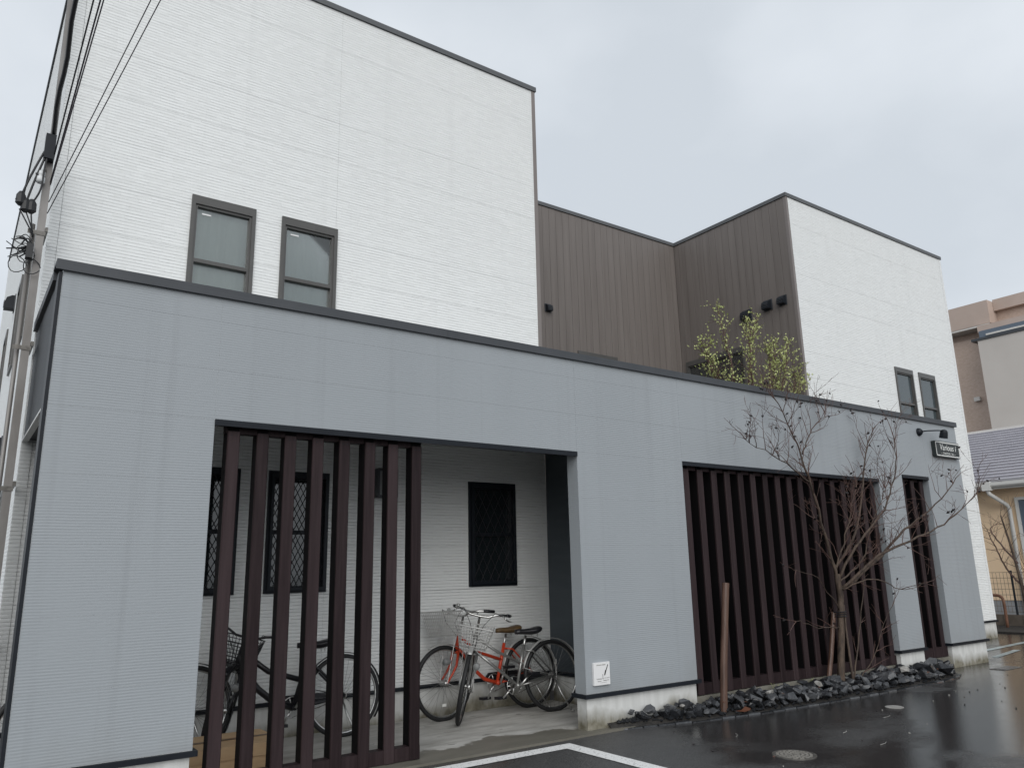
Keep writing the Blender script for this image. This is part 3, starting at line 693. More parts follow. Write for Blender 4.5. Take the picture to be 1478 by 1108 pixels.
oa = [bd.P((a, -0.0625, b)) for a, b in o_]; ia = [bd.P((a, -0.0625, b)) for a, b in i_]
for i in range(n): bd.f.append([oa[i], oa[(i + 1) % n], ia[(i + 1) % n], ia[i]])
bd.build('border', 'sign_white', S_)
def letters(body, size, cx_, cy_, cz_, parent, mt, shear=0.0, space=1.0, sx=1.0):
    me = text_mesh(body, size, shear, 0.001, space=space); me.materials.clear(); me.materials.append(M[mt])
    return shared('lettering', me, (cx_, cy_, cz_), parent, rot=(R_(90), 0, 0), scale=(sx, 1, 1))
letters('Various i', 0.132, 11.26, -0.062, 3.066, S_, 'sign_white', 0.25, 1.0, 1.02)
letters('~ MAEDA 36 ~', 0.050, 11.26, -0.062, 2.978, S_, 'sign_white', 0.0, 1.25, 1.1)
Lm = thing('sign_lamp', 'small black swing-arm spotlight mounted on the grey wall above the name sign', 'wall lamp', (10.6, 0, 3.26))
MB().lathe((10.585, -0.001, 3.262), [(0.058, 0), (0.058, -0.012), (0.05, -0.035), (0.03, -0.055)], 20, 'y').build('wall_plate', 'black_metal', Lm, smooth=False)
MB().tube([(10.585, -0.05, 3.262), (10.61, -0.12, 3.265), (10.78, -0.18, 3.275), (10.90, -0.21, 3.28)], 0.009, 8).build('arm', 'black_metal', Lm, smooth=True)
hd = MB(); ax = Vector((0.10, 0.30, -1)).normalized()
hd.tube([Vector((10.915, -0.215, 3.293)) + ax * q for q in (0, 0.015, 0.03, 0.08, 0.125)], [0.028, 0.042, 0.050, 0.056, 0.058], 16); hd.build('lamp_head', 'black_metal', Lm, smooth=False)
MB().lathe((10.90, -0.212, 3.28), [(0.016, -0.018), (0.016, 0.018)], 10, 'y').build('knuckle', 'dark_metal', Lm)
Pq = thing('wall_plaque', 'small white square plaque with a pen drawing low on the grey pier', 'plaque', (4.235, 0, 0.39))
MB().box(4.135, 4.330, -0.024, -0.002, 0.392, 0.588).build('tile', 'white_plastic', Pq)
pn = MB()
def flat(mb, pts, y): mb.f.append([mb.P((a, y, b)) for a, b in pts])
flat(pn, [(4.311, 0.562), (4.303, 0.566), (4.276, 0.512), (4.284, 0.508)], -0.0255); flat(pn, [(4.287, 0.515), (4.272, 0.520), (4.257, 0.478), (4.262, 0.472), (4.270, 0.476)], -0.0262)
pn.build('pen_drawing', 'ink', Pq)
scr = MB()
random.seed(3)
def scribble(x0, x1, zc, amp, r):
    pts = []; n = int((x1 - x0) / 0.0025)
    for i in range(n): pts.append((x0 + (x1 - x0) * i / n, -0.0252, zc + amp * math.sin(i * 1.3) * random.uniform(.3, 1)))
    scr.tube(pts, r, 3)
scribble(4.165, 4.235, 0.446, 0.007, 0.0011); scribble(4.255, 4.322, 0.450, 0.005, 0.0010); scribble(4.175, 4.225, 0.426, 0.005, 0.0011); scribble(4.245, 4.315, 0.430, 0.006, 0.0012); scribble(4.205, 4.29, 0.413, 0.002, 0.0007)
scr.tube([(4.236, -0.0252, 0.482), (4.243, -0.0252, 0.475), (4.240, -0.0252, 0.455), (4.246, -0.0252, 0.443)], 0.0022, 4)
scr.build('handwriting', 'ink', Pq)
letters('CHALLENGE GARDEN', 0.012, 4.222, -0.0255, 0.566, Pq, 'pale_ink', 0.0, 1.0, 0.95)

# ------------------------------------------------------------------ bicycles
def bicycle(label, paint, steer, loc, heading, lean, saddle='black_vinyl', basket='wire', bmat='basket_wire', bar='chrome', mixte=False, guard=None, kick=True, stem_up=0.16, bz=0.0, thick=1.0, refl=False, bx=0.0):
    t = thing('bicycle', label, 'bicycle', (0, 0, 0), 'bicycles parked in the carport')
    ra, fa, bb = Vector((-0.55, 0, 0.345)), Vector((0.55, 0, 0.345)), Vector((-0.11, 0, 0.285))
    hb, ht = Vector((0.385, 0, 0.64)), Vector((0.335, 0, 0.80)); ax = (ht - hb).normalized()
    st = Vector((-0.225, 0, 0.665)); sp = Vector((-0.255, 0, 0.755))
    rot = Matrix.Rotation(steer, 3, ax)
    SX = lambda p: hb + rot @ (Vector(p) - hb)
    def wheel(c, xf):
        r = MB(); r.xf = xf; r.ring(c, 0.313, 0.010, 44, 6, ry=0.014); w_ = r.build('wheel', 'chrome', t, smooth=True, origin=(0, 0, 0))
        q = MB(); q.xf = xf; q.ring(c, 0.330, 0.021, 48, 8, ry=0.022); q.build('tyre', 'rubber', w_, smooth=True, origin=(0, 0, 0))
        s = MB(); s.xf = xf
        for i in range(32):
            a = 2 * math.pi * i / 32; sd_ = 1 if i % 2 else -1; a2 = a + (0.55 if (i // 2) % 2 else -0.55)
            s.tube([c + Vector((0.022 * math.cos(a2), 0.028 * sd_, 0.022 * math.sin(a2))), c + Vector((0.308 * math.cos(a), 0, 0.308 * math.sin(a)))], 0.0014, 3, False)
        s.build('spokes', 'spoke_steel', w_, origin=(0, 0, 0))
        h = MB(); h.xf = xf; h.lathe(c, [(0.010, -0.055), (0.028, -0.038), (0.024, -0.03), (0.017, 0), (0.024, 0.03), (0.028, 0.038), (0.010, 0.055)], 12, 'y'); h.build('hub', 'chrome', w_, smooth=True, origin=(0, 0, 0))
        if not (refl and xf): return
        rf = MB(); rf.xf = xf; rf.box(c.x - 0.022, c.x + 0.022, -0.008, 0.008, c.z - 0.215, c.z - 0.190); rf.build('reflector', 'reflector', w_, origin=(0, 0, 0))
    wheel(ra, None); wheel(fa, SX)
    O = (0, 0, 0)
    f = MB()
    f.tube([hb, ht], 0.021 * thick, 10)
    if mixte:
        f.tube([ht - ax * 0.03, Vector((0.10, 0, 0.62)), Vector((-0.20, 0, 0.48))], 0.014 * thick, 8); f.tube([hb + ax * 0.02, Vector((-0.10, 0, 0.30))], 0.015 * thick, 8)
    else:
        f.tube([hb + ax * 0.03, Vector((0.20, 0, 0.46)), Vector((0.05, 0, 0.335)), bb], 0.018 * thick, 8)
        f.tube([ht - ax * 0.03, Vector((0.12, 0, 0.60)), Vector((-0.19, 0, 0.50))], 0.015 * thick, 8)
    f.tube([bb, st], 0.016 * thick, 8)
    for sd_ in (1, -1):
        f.tube([bb + Vector((0, 0.03 * sd_, 0)), Vector((-0.28, 0.05 * sd_, 0.305)), ra + Vector((0, 0.062 * sd_, 0))], 0.010 * thick, 6)
        f.tube([st + Vector((0.01, 0.015 * sd_, -0.05)), Vector((-0.30, 0.045 * sd_, 0.60)), ra + Vector((0, 0.062 * sd_, 0))], 0.008 * thick, 6)
    f.lathe(bb, [(0.022, -0.035), (0.022, 0.035)], 12, 'y')
    f.build('frame', paint, t, smooth=True, origin=O)
    fk = MB(); fk.xf = SX
    cr_ = hb - ax * 0.02
    fk.tube([cr_ + Vector((0, -0.045, 0)), cr_ + Vector((0, 0.045, 0))], 0.016, 8)
    for sd_ in (1, -1): fk.tube([cr_ + Vector((0, 0.045 * sd_, 0.01)), cr_ + Vector((0.035, 0.052 * sd_, -0.12)), Vector((0.475, 0.055 * sd_, 0.43)), fa + Vector((0, 0.055 * sd_, 0))], [0.014, 0.013, 0.011, 0.009], 8)
    fk.build('fork', paint, t, smooth=True, origin=O)
    for nm, c, a0, a1, xf in (('mudguard', ra, R_(15), R_(215), None), ('mudguard', fa, R_(62), R_(200), SX)):
        mg = MB(); mg.xf = xf; mg.ring(c, 0.366, 0.004, 26, 6, a0, a1, ry=0.027); 
        for sd_ in (1, -1): mg.tube([c + Vector((0, 0.06 * sd_, 0)), c + Vector((0.366 * math.cos(a1 if xf else a0), 0.027 * sd_, 0.366 * math.sin(a1 if xf else a0)))], 0.0028, 4)
        mg.build(nm, guard or bmat, t, smooth=True, origin=O)
    sb = MB(); sb.tube([st - Vector((-0.012, 0, 0.04)), sp], 0.0125, 8); sb.build('seat_post', 'chrome', t, smooth=True, origin=O)
    sm = MB(); prof = [(0.145, 0.018, 0.000), (0.10, 0.030, 0.004), (0.03, 0.045, 0.002), (-0.05, 0.085, 0.006), (-0.10, 0.105, 0.016), (-0.135, 0.085, 0.022), (-0.15, 0.04, 0.018)]
    rg = []
    for x_, hw, dz in prof:
        rg.append([sm.P(sp + Vector((x_ - 0.02, hw * math.cos(a), 0.035 + dz + (0.028 * math.sin(a) if math.sin(a) > 0 else 0.045 * math.sin(a) * (hw / 0.105) ** 0.5)))) for a in [2 * math.pi * j / 14 for j in range(14)]])
    for i in range(len(rg) - 1):
        for j in range(14): sm.f.append([rg[i][j], rg[i][(j + 1) % 14], rg[i + 1][(j + 1) % 14], rg[i + 1][j]])
    sm.f.append(rg[0][::-1]); sm.f.append(rg[-1])
    sd_o = sm.build('saddle', saddle, t, smooth=True, origin=O)
    spg = MB()
    for yy in (-0.05, 0.05): spg.tube([sp + Vector((-0.11 + 0.006 * math.cos(i * 1.57), yy + 0.012 * math.sin(i * 1.57), -0.02 + i * 0.004)) for i in range(11)], 0.003, 4)
    spg.build('saddle_spring', 'chrome', sd_o, origin=O)
    # handlebar, grips, levers, bell
    stem = ht + ax * stem_up
    hbm = MB(); hbm.xf = SX
    hbm.tube([ht, stem, stem + Vector((0.045, 0, 0.012))], 0.012, 8)
    c0 = stem + Vector((0.045, 0, 0.012))
    side = lambda s: [c0, c0 + Vector((0.0, 0.09 * s, 0.005)), c0 + Vector((-0.01, 0.16 * s, 0.035)), c0 + Vector((-0.06, 0.245 * s, 0.045)), c0 + Vector((-0.20, 0.29 * s, 0.03))]
    hbm.tube(side(1)[::-1] + side(-1)[1:], 0.011, 8)
    hb_o = hbm.build('handlebar', bar, t, smooth=True, origin=O)
    for s in (1, -1):
        gq = MB(); gq.xf = SX; gq.tube([c0 + Vector((-0.10, 0.263 * s, 0.041)), c0 + Vector((-0.155, 0.277 * s, 0.036)), c0 + Vector((-0.215, 0.293 * s, 0.029))], [0.015, 0.017, 0.016], 8); gq.build('grip', 'black_vinyl', hb_o, smooth=True, origin=O)
        lv = MB(); lv.xf = SX; lv.tube([c0 + Vector((-0.05, 0.235 * s, 0.04)), c0 + Vector((-0.015, 0.262 * s, 0.01)), c0 + Vector((-0.10, 0.30 * s, -0.012)), c0 + Vector((-0.17, 0.315 * s, -0.015))], [0.008, 0.007, 0.006, 0.005], 6); lv.build('brake_lever', 'chrome', hb_o, smooth=True, origin=O)
    bl = MB(); bl.xf = SX; bl.lathe(c0 + Vector((-0.045, -0.235, 0.058)), [(0.022, 0), (0.021, 0.008), (0.014, 0.017), (0.003, 0.021)], 12); bl.build('bell', 'chrome', hb_o, smooth=True, origin=O)
    cb = MB()
    for s in (1, -1):
        cb.tube([SX(c0 + Vector((-0.03, 0.23 * s, 0.03))), SX(c0 + Vector((0.10, 0.16 * s, 0.07))), SX(c0 + Vector((0.12, 0.07 * s, -0.06))), SX(c0 + Vector((0.02, 0.02 * s, -0.20))), (hb + Vector((0.0, 0.02 * s, -0.02)))], 0.003, 5)
    cb.build('brake_cable', 'cable', t, smooth=True, origin=O)
    # basket
    if basket:
        bk = MB(); bk.xf = SX; r = 0.0027
        zb, zt = ht.z - 0.015 + bz, ht.z + 0.215 + bz * 1.2; xb0, xb1, xt0, xt1 = 0.385 + bx, 0.57 + bx, 0.37 + bx, 0.635 + bx; wb, wt = 0.125, 0.17
        def cor(f_, sx_, sy_):   # f_ 0 bottom .. 1 top
            return Vector(((xb0 + (xt0 - xb0) * f_) if sx_ < 0 else (xb1 + (xt1 - xb1) * f_), sy_ * (wb + (wt - wb) * f_), zb + (zt - zb) * f_))
        def loop(f_, rr):
            c = [cor(f_, -1, -1), cor(f_, 1, -1), cor(f_, 1, 1), cor(f_, -1, 1)]
            for i in range(4): bk.tube([c[i], c[(i + 1) % 4]], rr, 5)
        loop(1, 0.0055); loop(0.86, 0.0035)
        for i in range(0, 6): loop(i / 7, r)
        for a, b, n_ in ((( -1, -1), (1, -1), 10), ((1, -1), (1, 1), 11), ((1, 1), (-1, 1), 10), ((-1, 1), (-1, -1), 11)):
            for i in range(n_):
                q = i / n_; p0 = cor(0, *a).lerp(cor(0, *b), q); p1 = cor(1, *a).lerp(cor(1, *b), q); bk.tube([p0, p1], r, 4, False)
        for i in range(1, 10): bk.tube([cor(0, -1, -1).lerp(cor(0, -1, 1), i / 10), cor(0, 1, -1).lerp(cor(0, 1, 1), i / 10)], r, 4, False)
        for i in range(1, 8): bk.tube([cor(0, -1, -1).lerp(cor(0, 1, -1), i / 8), cor(0, -1, 1).lerp(cor(0, 1, 1), i / 8)], r, 4, False)
        bo = bk.build('basket', bmat, t, origin=O)
        sy = MB(); sy.xf = SX
        for s in (1, -1): sy.tube([fa + Vector((0, 0.06 * s, 0)), Vector((0.46, 0.09 * s, zb))], 0.004, 5)
        sy.build('basket_stay', bmat, bo, origin=O)
    # crankset, chain guard, pedals
    ck = MB(); ck.ring(bb + Vector((0, -0.05, 0)), 0.085, 0.005, 28, 5, ry=0.003)
    for i in range(5): a = 2 * math.pi * i / 5; ck.tube([bb + Vector((0, -0.05, 0)), bb + Vector((0.083 * math.cos(a), -0.05, 0.083 * math.sin(a)))], 0.006, 5)
    pa = R_(-40) if mixte else R_(-65)
    for s, aa in ((-1, pa), (1, pa + math.pi)): ck.tube([bb + Vector((0, 0.055 * s, 0)), bb + Vector((0.165 * math.cos(aa), 0.075 * s, 0.165 * math.sin(aa)))], [0.012, 0.009], 6)
    ck_o = ck.build('crankset', 'chrome', t, smooth=True, origin=O)
    for s, aa in ((-1, pa), (1, pa + math.pi)):
        pc = bb + Vector((0.165 * math.cos(aa), 0.125 * s, 0.165 * math.sin(aa)))
        MB().box(pc.x - 0.048, pc.x + 0.048, pc.y - 0.04, pc.y + 0.04, pc.z - 0.013, pc.z + 0.013).build('pedal', 'black_vinyl', ck_o, origin=O)
    cg = MB(); cg.prism([(bb.x + 0.10, -0.072, bb.z + 0.055), (bb.x + 0.06, -0.072, bb.z + 0.098), (bb.x - 0.05, -0.072, bb.z + 0.098), (ra.x + 0.03, -0.072, ra.z + 0.035), (ra.x - 0.02, -0.072, ra.z + 0.01), (ra.x + 0.02, -0.072, ra.z - 0.02), (bb.x - 0.05, -0.072, bb.z + 0.02)], (0, 0.010, 0))
    cg.build('chain_guard', paint if guard else 'black_paint', t, origin=O)
    ch = MB(); ch.tube([bb + Vector((0.0, -0.05, -0.084)), ra + Vector((0, -0.05, -0.03))], 0.004, 4); ch.build('chain', 'iron', t, origin=O)
    if kick:
        ks = MB(); ks.tube([ra + Vector((0.03, 0.075, -0.02)), ra + Vector((0.0, 0.13, -0.16)), ra + Vector((-0.06, 0.205, -0.335))], [0.009, 0.008, 0.008], 6); ks.tube([ra + Vector((-0.06, 0.205, -0.335)), ra + Vector((-0.085, 0.215, -0.34))], 0.009, 6); ks.build('kickstand', 'chrome', t, smooth=True, origin=O)
    lt = MB(); lt.xf = SX; lc = fa + Vector((0.02, 0.075, 0.20))
    lt.lathe(lc, [(0.012, -0.055), (0.03, -0.03), (0.034, 0.02), (0.030, 0.03)], 14, 'x'); lt.build('headlight', 'grey_plastic', t, smooth=True, origin=O)
    rr_ = MB().box(-0.925, -0.905, -0.02, 0.02, 0.40, 0.45); rr_.xf = None; rr_.build('rear_reflector', 'reflector', t, origin=O)
    t.location = loc; t.rotation_euler = (lean, 0, heading); WL[t.name] = Vector(loc)
    return t
FZ = 0.018
bicycle('silver ladies bicycle with wire basket and black saddle, front wheel turned outward', 'silver_paint', R_(56), (3.93, 1.02, FZ), R_(178), R_(5), mixte=True, stem_up=0.17, bz=-0.10, bx=-0.03)
bicycle('red bicycle with brown saddle and chrome wire basket, against the carport wall', 'red_paint', R_(4), (3.90, 1.33, FZ), R_(183), R_(3), saddle='brown_leather', kick=True, refl=True, thick=1.1, bx=0.06)
bicycle('black bicycle with black wire basket standing behind the dark slats', 'black_paint', R_(64), (1.73, 1.30, FZ), R_(176), R_(4), bmat='black_paint', bar='black_paint', guard='black_paint', stem_up=0.09, bz=-0.09, thick=1.6)
bicycle('bicycle mostly hidden behind the left grey pier, one wheel showing', 'black_paint', R_(0), (0.46, 1.20, FZ), R_(194), R_(3), bmat='black_paint', guard='black_paint')

# cardboard box
cbx = thing('cardboard_box', 'flat brown cardboard box lying on the carport floor behind the slats', 'box', (1.0, 0.62, FZ))
bxm = MB().box(0.62, 1.43, 0.46, 0.98, FZ + 0.001, 0.135); bxm.build('body', 'cardboard', cbx)
MB().prism([(0.60, 0.447, 0.137), (1.445, 0.447, 0.137), (1.445, 0.993, 0.137), (0.60, 0.993, 0.137)], (0, 0, 0.088)).build('lid', 'cardboard', cbx)
MB().box(0.60, 1.445, 0.69, 0.75, 0.2255, 0.227).build('tape', 'tape', cbx)

# ------------------------------------------------------------------ stone bed
random.seed(11)
curve = [(4.30, -0.06), (4.75, -0.17), (5.3, -0.30), (5.94, -0.40), (6.8, -0.47), (7.7, -0.50), (8.6, -0.52), (9.3, -0.52), (9.75, -0.48), (10.05, -0.36), (10.22, -0.16), (10.25, -0.02)]
def curve_y(x):
    for (a, b), (c, d) in zip(curve, curve[1:]):
        if a <= x <= c: return b + (d - b) * (x - a) / (c - a)
    return 0
bed = MB(); front = [bed.P((x, y, 0.002)) for x, y in curve]; 
xsb = [c[0] for c in curve]
mid = [bed.P((x, (y * 0.55 + 0.02 * 0.45), 0.05 + 0.012 * math.sin(x * 7))) for x, y in curve]
bk_ = [bed.P((x, 0.10 if X3 < x < X4 else 0.011, 0.055)) for x, y in curve]
for i in range(len(curve) - 1):
    bed.f.append([front[i], front[i + 1], mid[i + 1], mid[i]]); bed.f.append([mid[i], mid[i + 1], bk_[i + 1], bk_[i]])
kind(bed.build('planting_bed', 'soil'), 'structure')
edg = thing('bed_edging', 'dark curved stone edging along the front of the stone bed', 'edging', (7.3, -0.45, 0))
pts = []
for (a, b), (c, d) in zip(curve, curve[1:]):
    L_ = math.hypot(c - a, d - b); n = max(1, round(L_ / 0.17))
    for i in range(n): pts.append((a + (c - a) * i / n, b + (d - b) * i / n))
pts.append(curve[-1])
for (a, b), (c, d) in zip(pts, pts[1:]):
    t = Vector((c - a, d - b, 0)); L_ = t.length; t.normalize(); nn = Vector((-t.y, t.x, 0)); e = 0.006
    p0 = Vector((a, b, -0.01)) + t * e; q0 = Vector((c, d, -0.01)) - t * e; wd = random.uniform(0.03, 0.05); hh = random.uniform(0.016, 0.026)
    MB().prism([p0 - nn * 0.02, q0 - nn * 0.02, q0 + nn * wd, p0 + nn * wd], (random.uniform(-.004, .004), random.uniform(0, .012), hh)).build('edging_stone', 'rock', edg)
def rock_mesh(seed, mt='rock'):
    rnd = random.Random(seed); b = bmesh.new()
    for i in range(15):
        v = Vector((rnd.gauss(0, 1), rnd.gauss(0, 1), rnd.gauss(0, 1))).normalized() * rnd.uniform(0.8, 1.0)
        b.verts.new((v.x, v.y * rnd.uniform(0.6, 0.9), v.z * 0.62))
    r = bmesh.ops.convex_hull(b, input=b.verts); 
    bmesh.ops.delete(b, geom=[g_ for g_ in r['geom_interior'] if isinstance(g_, bmesh.types.BMVert)], context='VERTS')
    me = bpy.data.meshes.new('rock'); b.to_mesh(me); b.free(); me.materials.append(M[mt]); return me
RM = [rock_mesh(i) for i in range(14)]
placed = []; tries = 0
while len(placed) < 240 and tries < 14000:
    tries += 1
    x = random.uniform(4.45, 10.15); yf = curve_y(x) + 0.07; yb = 0.02 if X3 + 0.05 < x < X4 - 0.05 else -0.03
    if yf >= yb: continue
    y = random.uniform(yf, yb); s = random.choice([random.uniform(0.055, 0.08), random.uniform(0.075, 0.135)])
    if x < 5.5: s *= 0.72; yf -= 0.02
    if y + s * 0.75 > yb + 0.02 or y - s * 0.6 < yf - 0.03: continue
    if any((x - a) ** 2 + (y - b) ** 2 < ((s + c) * 0.52) ** 2 for a, b, c in placed): continue
    if (x - 7.79) ** 2 + (y + 0.10) ** 2 < (s + 0.08) ** 2 or (x - 5.64) ** 2 + (y + 0.2) ** 2 < (s + 0.05) ** 2: continue
    placed.append((x, y, s))
for i, (x, y, s) in enumerate(placed):
    fr_ = (y - curve_y(x)) / max(0.05, 0.02 - curve_y(x))
    zz = 0.02 + 0.055 * min(1, fr_ * 1.8) + s * 0.40 + (0.035 if i % 3 == 0 and fr_ > .3 else 0)
    o = shared('rock', RM[i % 14], (x, y, zz), None, rot=(random.uniform(-.5, .5), random.uniform(-.5, .5), random.uniform(0, 6.28)), scale=(s * random.uniform(.9, 1.35), s, s * random.uniform(.8, 1.15)))
    tag(o, 'jagged black stone heaped in the curved bed along the grey wall', 'rock', 'black stones of the curved bed')
for i, (x, y, s) in enumerate(((8.9, -0.28, 0.10), (7.2, -0.24, 0.075), (5.15, -0.12, 0.035), (6.3, -0.26, 0.06))):
    me = rock_mesh(50 + i, 'pale_rock')
    lab = ['pale grey stone, the largest light one among the black stones', 'pale grey wet stone beside the tree among black stones', 'small whitish pebble on the black stones by the white footing', 'light grey stone among black stones between stake and tree'][i]
    tag(shared('rock', me, (x, y, 0.15 if i != 2 else 0.13), None, rot=(.2, .1, i), scale=(s, s, s)), lab, 'rock', 'pale stones of the curved bed')
# gravel filling between the stones
gm = MB(); rnd = random.Random(5)
for i in range(1500):
    x = rnd.uniform(4.4, 10.2); yf = curve_y(x) + 0.045; yb = 0.02 if X3 + 0.03 < x < X4 - 0.03 else -0.02
    if yf >= yb: continue
    y = rnd.uniform(yf, yb); s = rnd.uniform(0.010, 0.028); fr_ = (y - curve_y(x)) / max(0.05, 0.02 - curve_y(x)); z0 = 0.012 + 0.045 * min(1, fr_ * 1.8)
    p = [gm.P((x + s * rnd.uniform(.6, 1.2) * dx, y + s * rnd.uniform(.6, 1.2) * dy, z0 + s * rnd.uniform(.5, 1) * dz + 0.006)) for dx, dy, dz in ((1, 0, 0), (-.5, .8, 0), (-.5, -.8, 0), (.1, .1, 1), (0, 0, -.8))]
    for a, b, c in ((0, 1, 3), (1, 2, 3), (2, 0, 3), (1, 0, 4), (2, 1, 4), (0, 2, 4)): gm.f.append([p[a], p[b], p[c]])
kind(tag(gm.build('gravel', 'rock'), 'fine black gravel between the larger stones of the bed', 'gravel'), 'stuff')

# ------------------------------------------------------------------ stake and bare tree
random.seed(21)
stk = MB(); stk.tube([(5.645, -0.20, 0.0), (5.70, -0.20, 0.45), (5.78, -0.20, 0.95), (5.83, -0.20, 1.25)], [0.037, 0.036, 0.036, 0.036], 12)
tag(stk.build('wooden_stake', 'stake'), 'reddish brown round wooden stake leaning alone in the stone bed', 'stake')
def smooth_path(p, k_=4):
    p = [Vector(q) for q in p]; r = []
    for i in range(len(p) - 1):
        a, b, c, d = p[max(i - 1, 0)], p[i], p[i + 1], p[min(i + 2, len(p) - 1)]
        for j in range(k_):
            t = j / k_
            r.append(0.5 * ((2 * b) + (c - a) * t + (2 * a - 5 * b + 4 * c - d) * t * t + (3 * b - a - 3 * c + d) * t ** 3))
    r.append(p[-1]); return r
def jitter(path, amp):
    return [p if i in (0,) else p + Vector((random.uniform(-1, 1), random.uniform(-1, 1), random.uniform(-1, 1))) * amp for i, p in enumerate(path)]
def bud_at(mb, p, s, d=None):
    d = d or Vector((random.uniform(-1, 1), random.uniform(-1, 1), random.uniform(-1, 1))).normalized()
    mb.tube([p - d * s * 1.1, p - d * s * .2, p + d * s * 1.1], [s * .25, s * .75, s * .2], 5)
def twig(mb, buds, p, d, L_, r, depth, upb, budp, bs, leaves=None, lp=0):
    n = max(3, int(L_ / 0.07)); pts = [p]; dd = d.normalized()
    for i in range(n):
        dd = (dd + Vector((random.gauss(0, .13), random.gauss(0, .13), random.gauss(0, .11) + upb))).normalized(); pts.append(pts[-1] + dd * L_ / n)
    mb.tube(pts, [max(0.0017, r * (1 - 0.75 * i / n)) for i in range(n + 1)], 4 if depth < 2 else 5, False)
    for i in range(1, n + 1):
        if buds is not None and random.random() < budp: bud_at(buds, pts[i] + Vector((random.uniform(-.01, .01), random.uniform(-.01, .01), random.uniform(-.015, .005))), bs * random.uniform(.7, 1.2))
        if leaves is not None and random.random() < lp: leaves.append((pts[i].copy(), dd.copy()))
    if depth > 0:
        for i in range(1, n):
            if random.random() < 0.62:
                side = dd.orthogonal().normalized(); side.rotate(Matrix.Rotation(random.uniform(0, 6.28), 3, dd))
                nd = (dd * random.uniform(.5, .9) + side * random.uniform(.5, .9)).normalized(); nd.y *= 0.8
                twig(mb, buds, pts[i], nd, L_ * random.uniform(.35, .65), r * (1 - 0.7 * i / n) * .6, depth - 1, upb, budp, bs, leaves, lp)
LIMBS = {
 'L1': ([(7.974, -0.12, 1.044), (7.844, -0.12, 1.61), (7.572, -0.15, 2.341), (7.383, -0.15, 2.829), (6.997, -0.18, 3.342)], 0.022),
 'L1b': ([(7.551, -0.15, 2.381), (6.804, -0.3, 2.589), (6.1, -0.4, 2.727)], 0.010),
 'L1c': ([(7.472, -0.15, 2.71), (7.75, -0.1, 3.0), (8.05, -0.15, 3.25)], 0.009),
 'L2': ([(7.924, -0.12, 1.366), (8.425, -0.15, 1.825), (8.70, -0.15, 2.408), (8.88, -0.16, 2.883), (9.15, -0.18, 3.20)], 0.018),
 'L3': ([(7.986, -0.15, 1.124), (8.486, -0.3, 1.421), (8.997, -0.45, 1.811), (9.665, -0.55, 2.143), (10.336, -0.6, 2.561)], 0.022),
 'L4': ([(7.989, -0.15, 1.14), (8.372, -0.45, 1.517), (8.829, -0.7, 1.713), (9.346, -0.85, 1.922), (9.848, -1.0, 2.253)], 0.020),
 'L5': ([(8.0, -0.12, 1.25), (8.213, -0.3, 1.686), (8.667, -0.4, 2.064), (8.954, -0.45, 2.549), (8.979, -0.5, 2.945)], 0.018),
 'L6': ([(8.0, -0.15, 1.123), (8.242, -0.4, 1.237), (8.464, -0.6, 1.112), (8.841, -0.7, 1.166)], 0.010),
 'L7': ([(7.914, -0.12, 0.888), (7.285, -0.3, 1.259), (6.713, -0.4, 1.366)], 0.007),
 'L8': ([(7.888, -0.12, 0.693), (7.04, -0.4, 0.753), (6.543, -0.5, 0.854)], 0.006),
 'L9': ([(7.95, -0.12, 1.2), (8.3, -0.25, 1.45), (8.75, -0.2, 1.95), (9.15, -0.2, 2.35)], 0.012),
 'L11': ([(7.95, -0.12, 1.35), (8.1, -0.2, 1.75), (8.3, -0.2, 2.1), (8.42, -0.25, 2.45)], 0.011),
 'S1': ([(7.894, -0.2, 0.0), (8.088, -0.2, 0.491), (8.343, -0.2, 1.114), (8.514, -0.2, 1.607)], 0.011),
 'S2': ([(7.922, -0.15, 0.0), (8.372, -0.2, 0.314), (8.603, -0.25, 0.699), (8.807, -0.3, 0.935)], 0.007),
}
tr = thing('bare_tree', 'leafless multi-branched young tree with dark seed pods, tied to a stake in the stone bed', 'tree', (7.78, -0.12, 0))
tk = MB(); pth = smooth_path([(7.775, -0.12, -0.02), (7.82, -0.12, 0.25), (7.885, -0.12, 0.55), (7.94, -0.12, 0.85), (7.975, -0.12, 1.05), (7.96, -0.12, 1.3)], 4)
tk.tube(jitter(pth, 0.004), [0.045 - 0.013 * i / (len(pth) - 1) + (0.010 if i == 0 else 0) for i in range(len(pth))], 12); tk.build('trunk', 'dark_bark', tr, smooth=True)
tk2 = MB(); pth = smooth_path([(7.93, -0.20, -0.02), (7.92, -0.19, 0.25), (7.95, -0.16, 0.6), (7.985, -0.14, 0.95)], 4); tk2.tube(jitter(pth, 0.003), [0.017 - 0.007 * i / (len(pth) - 1) for i in range(len(pth))], 10); tk2.build('trunk', 'bark', tr, smooth=True)
tw = MB(); bd = MB(); lb = MB()
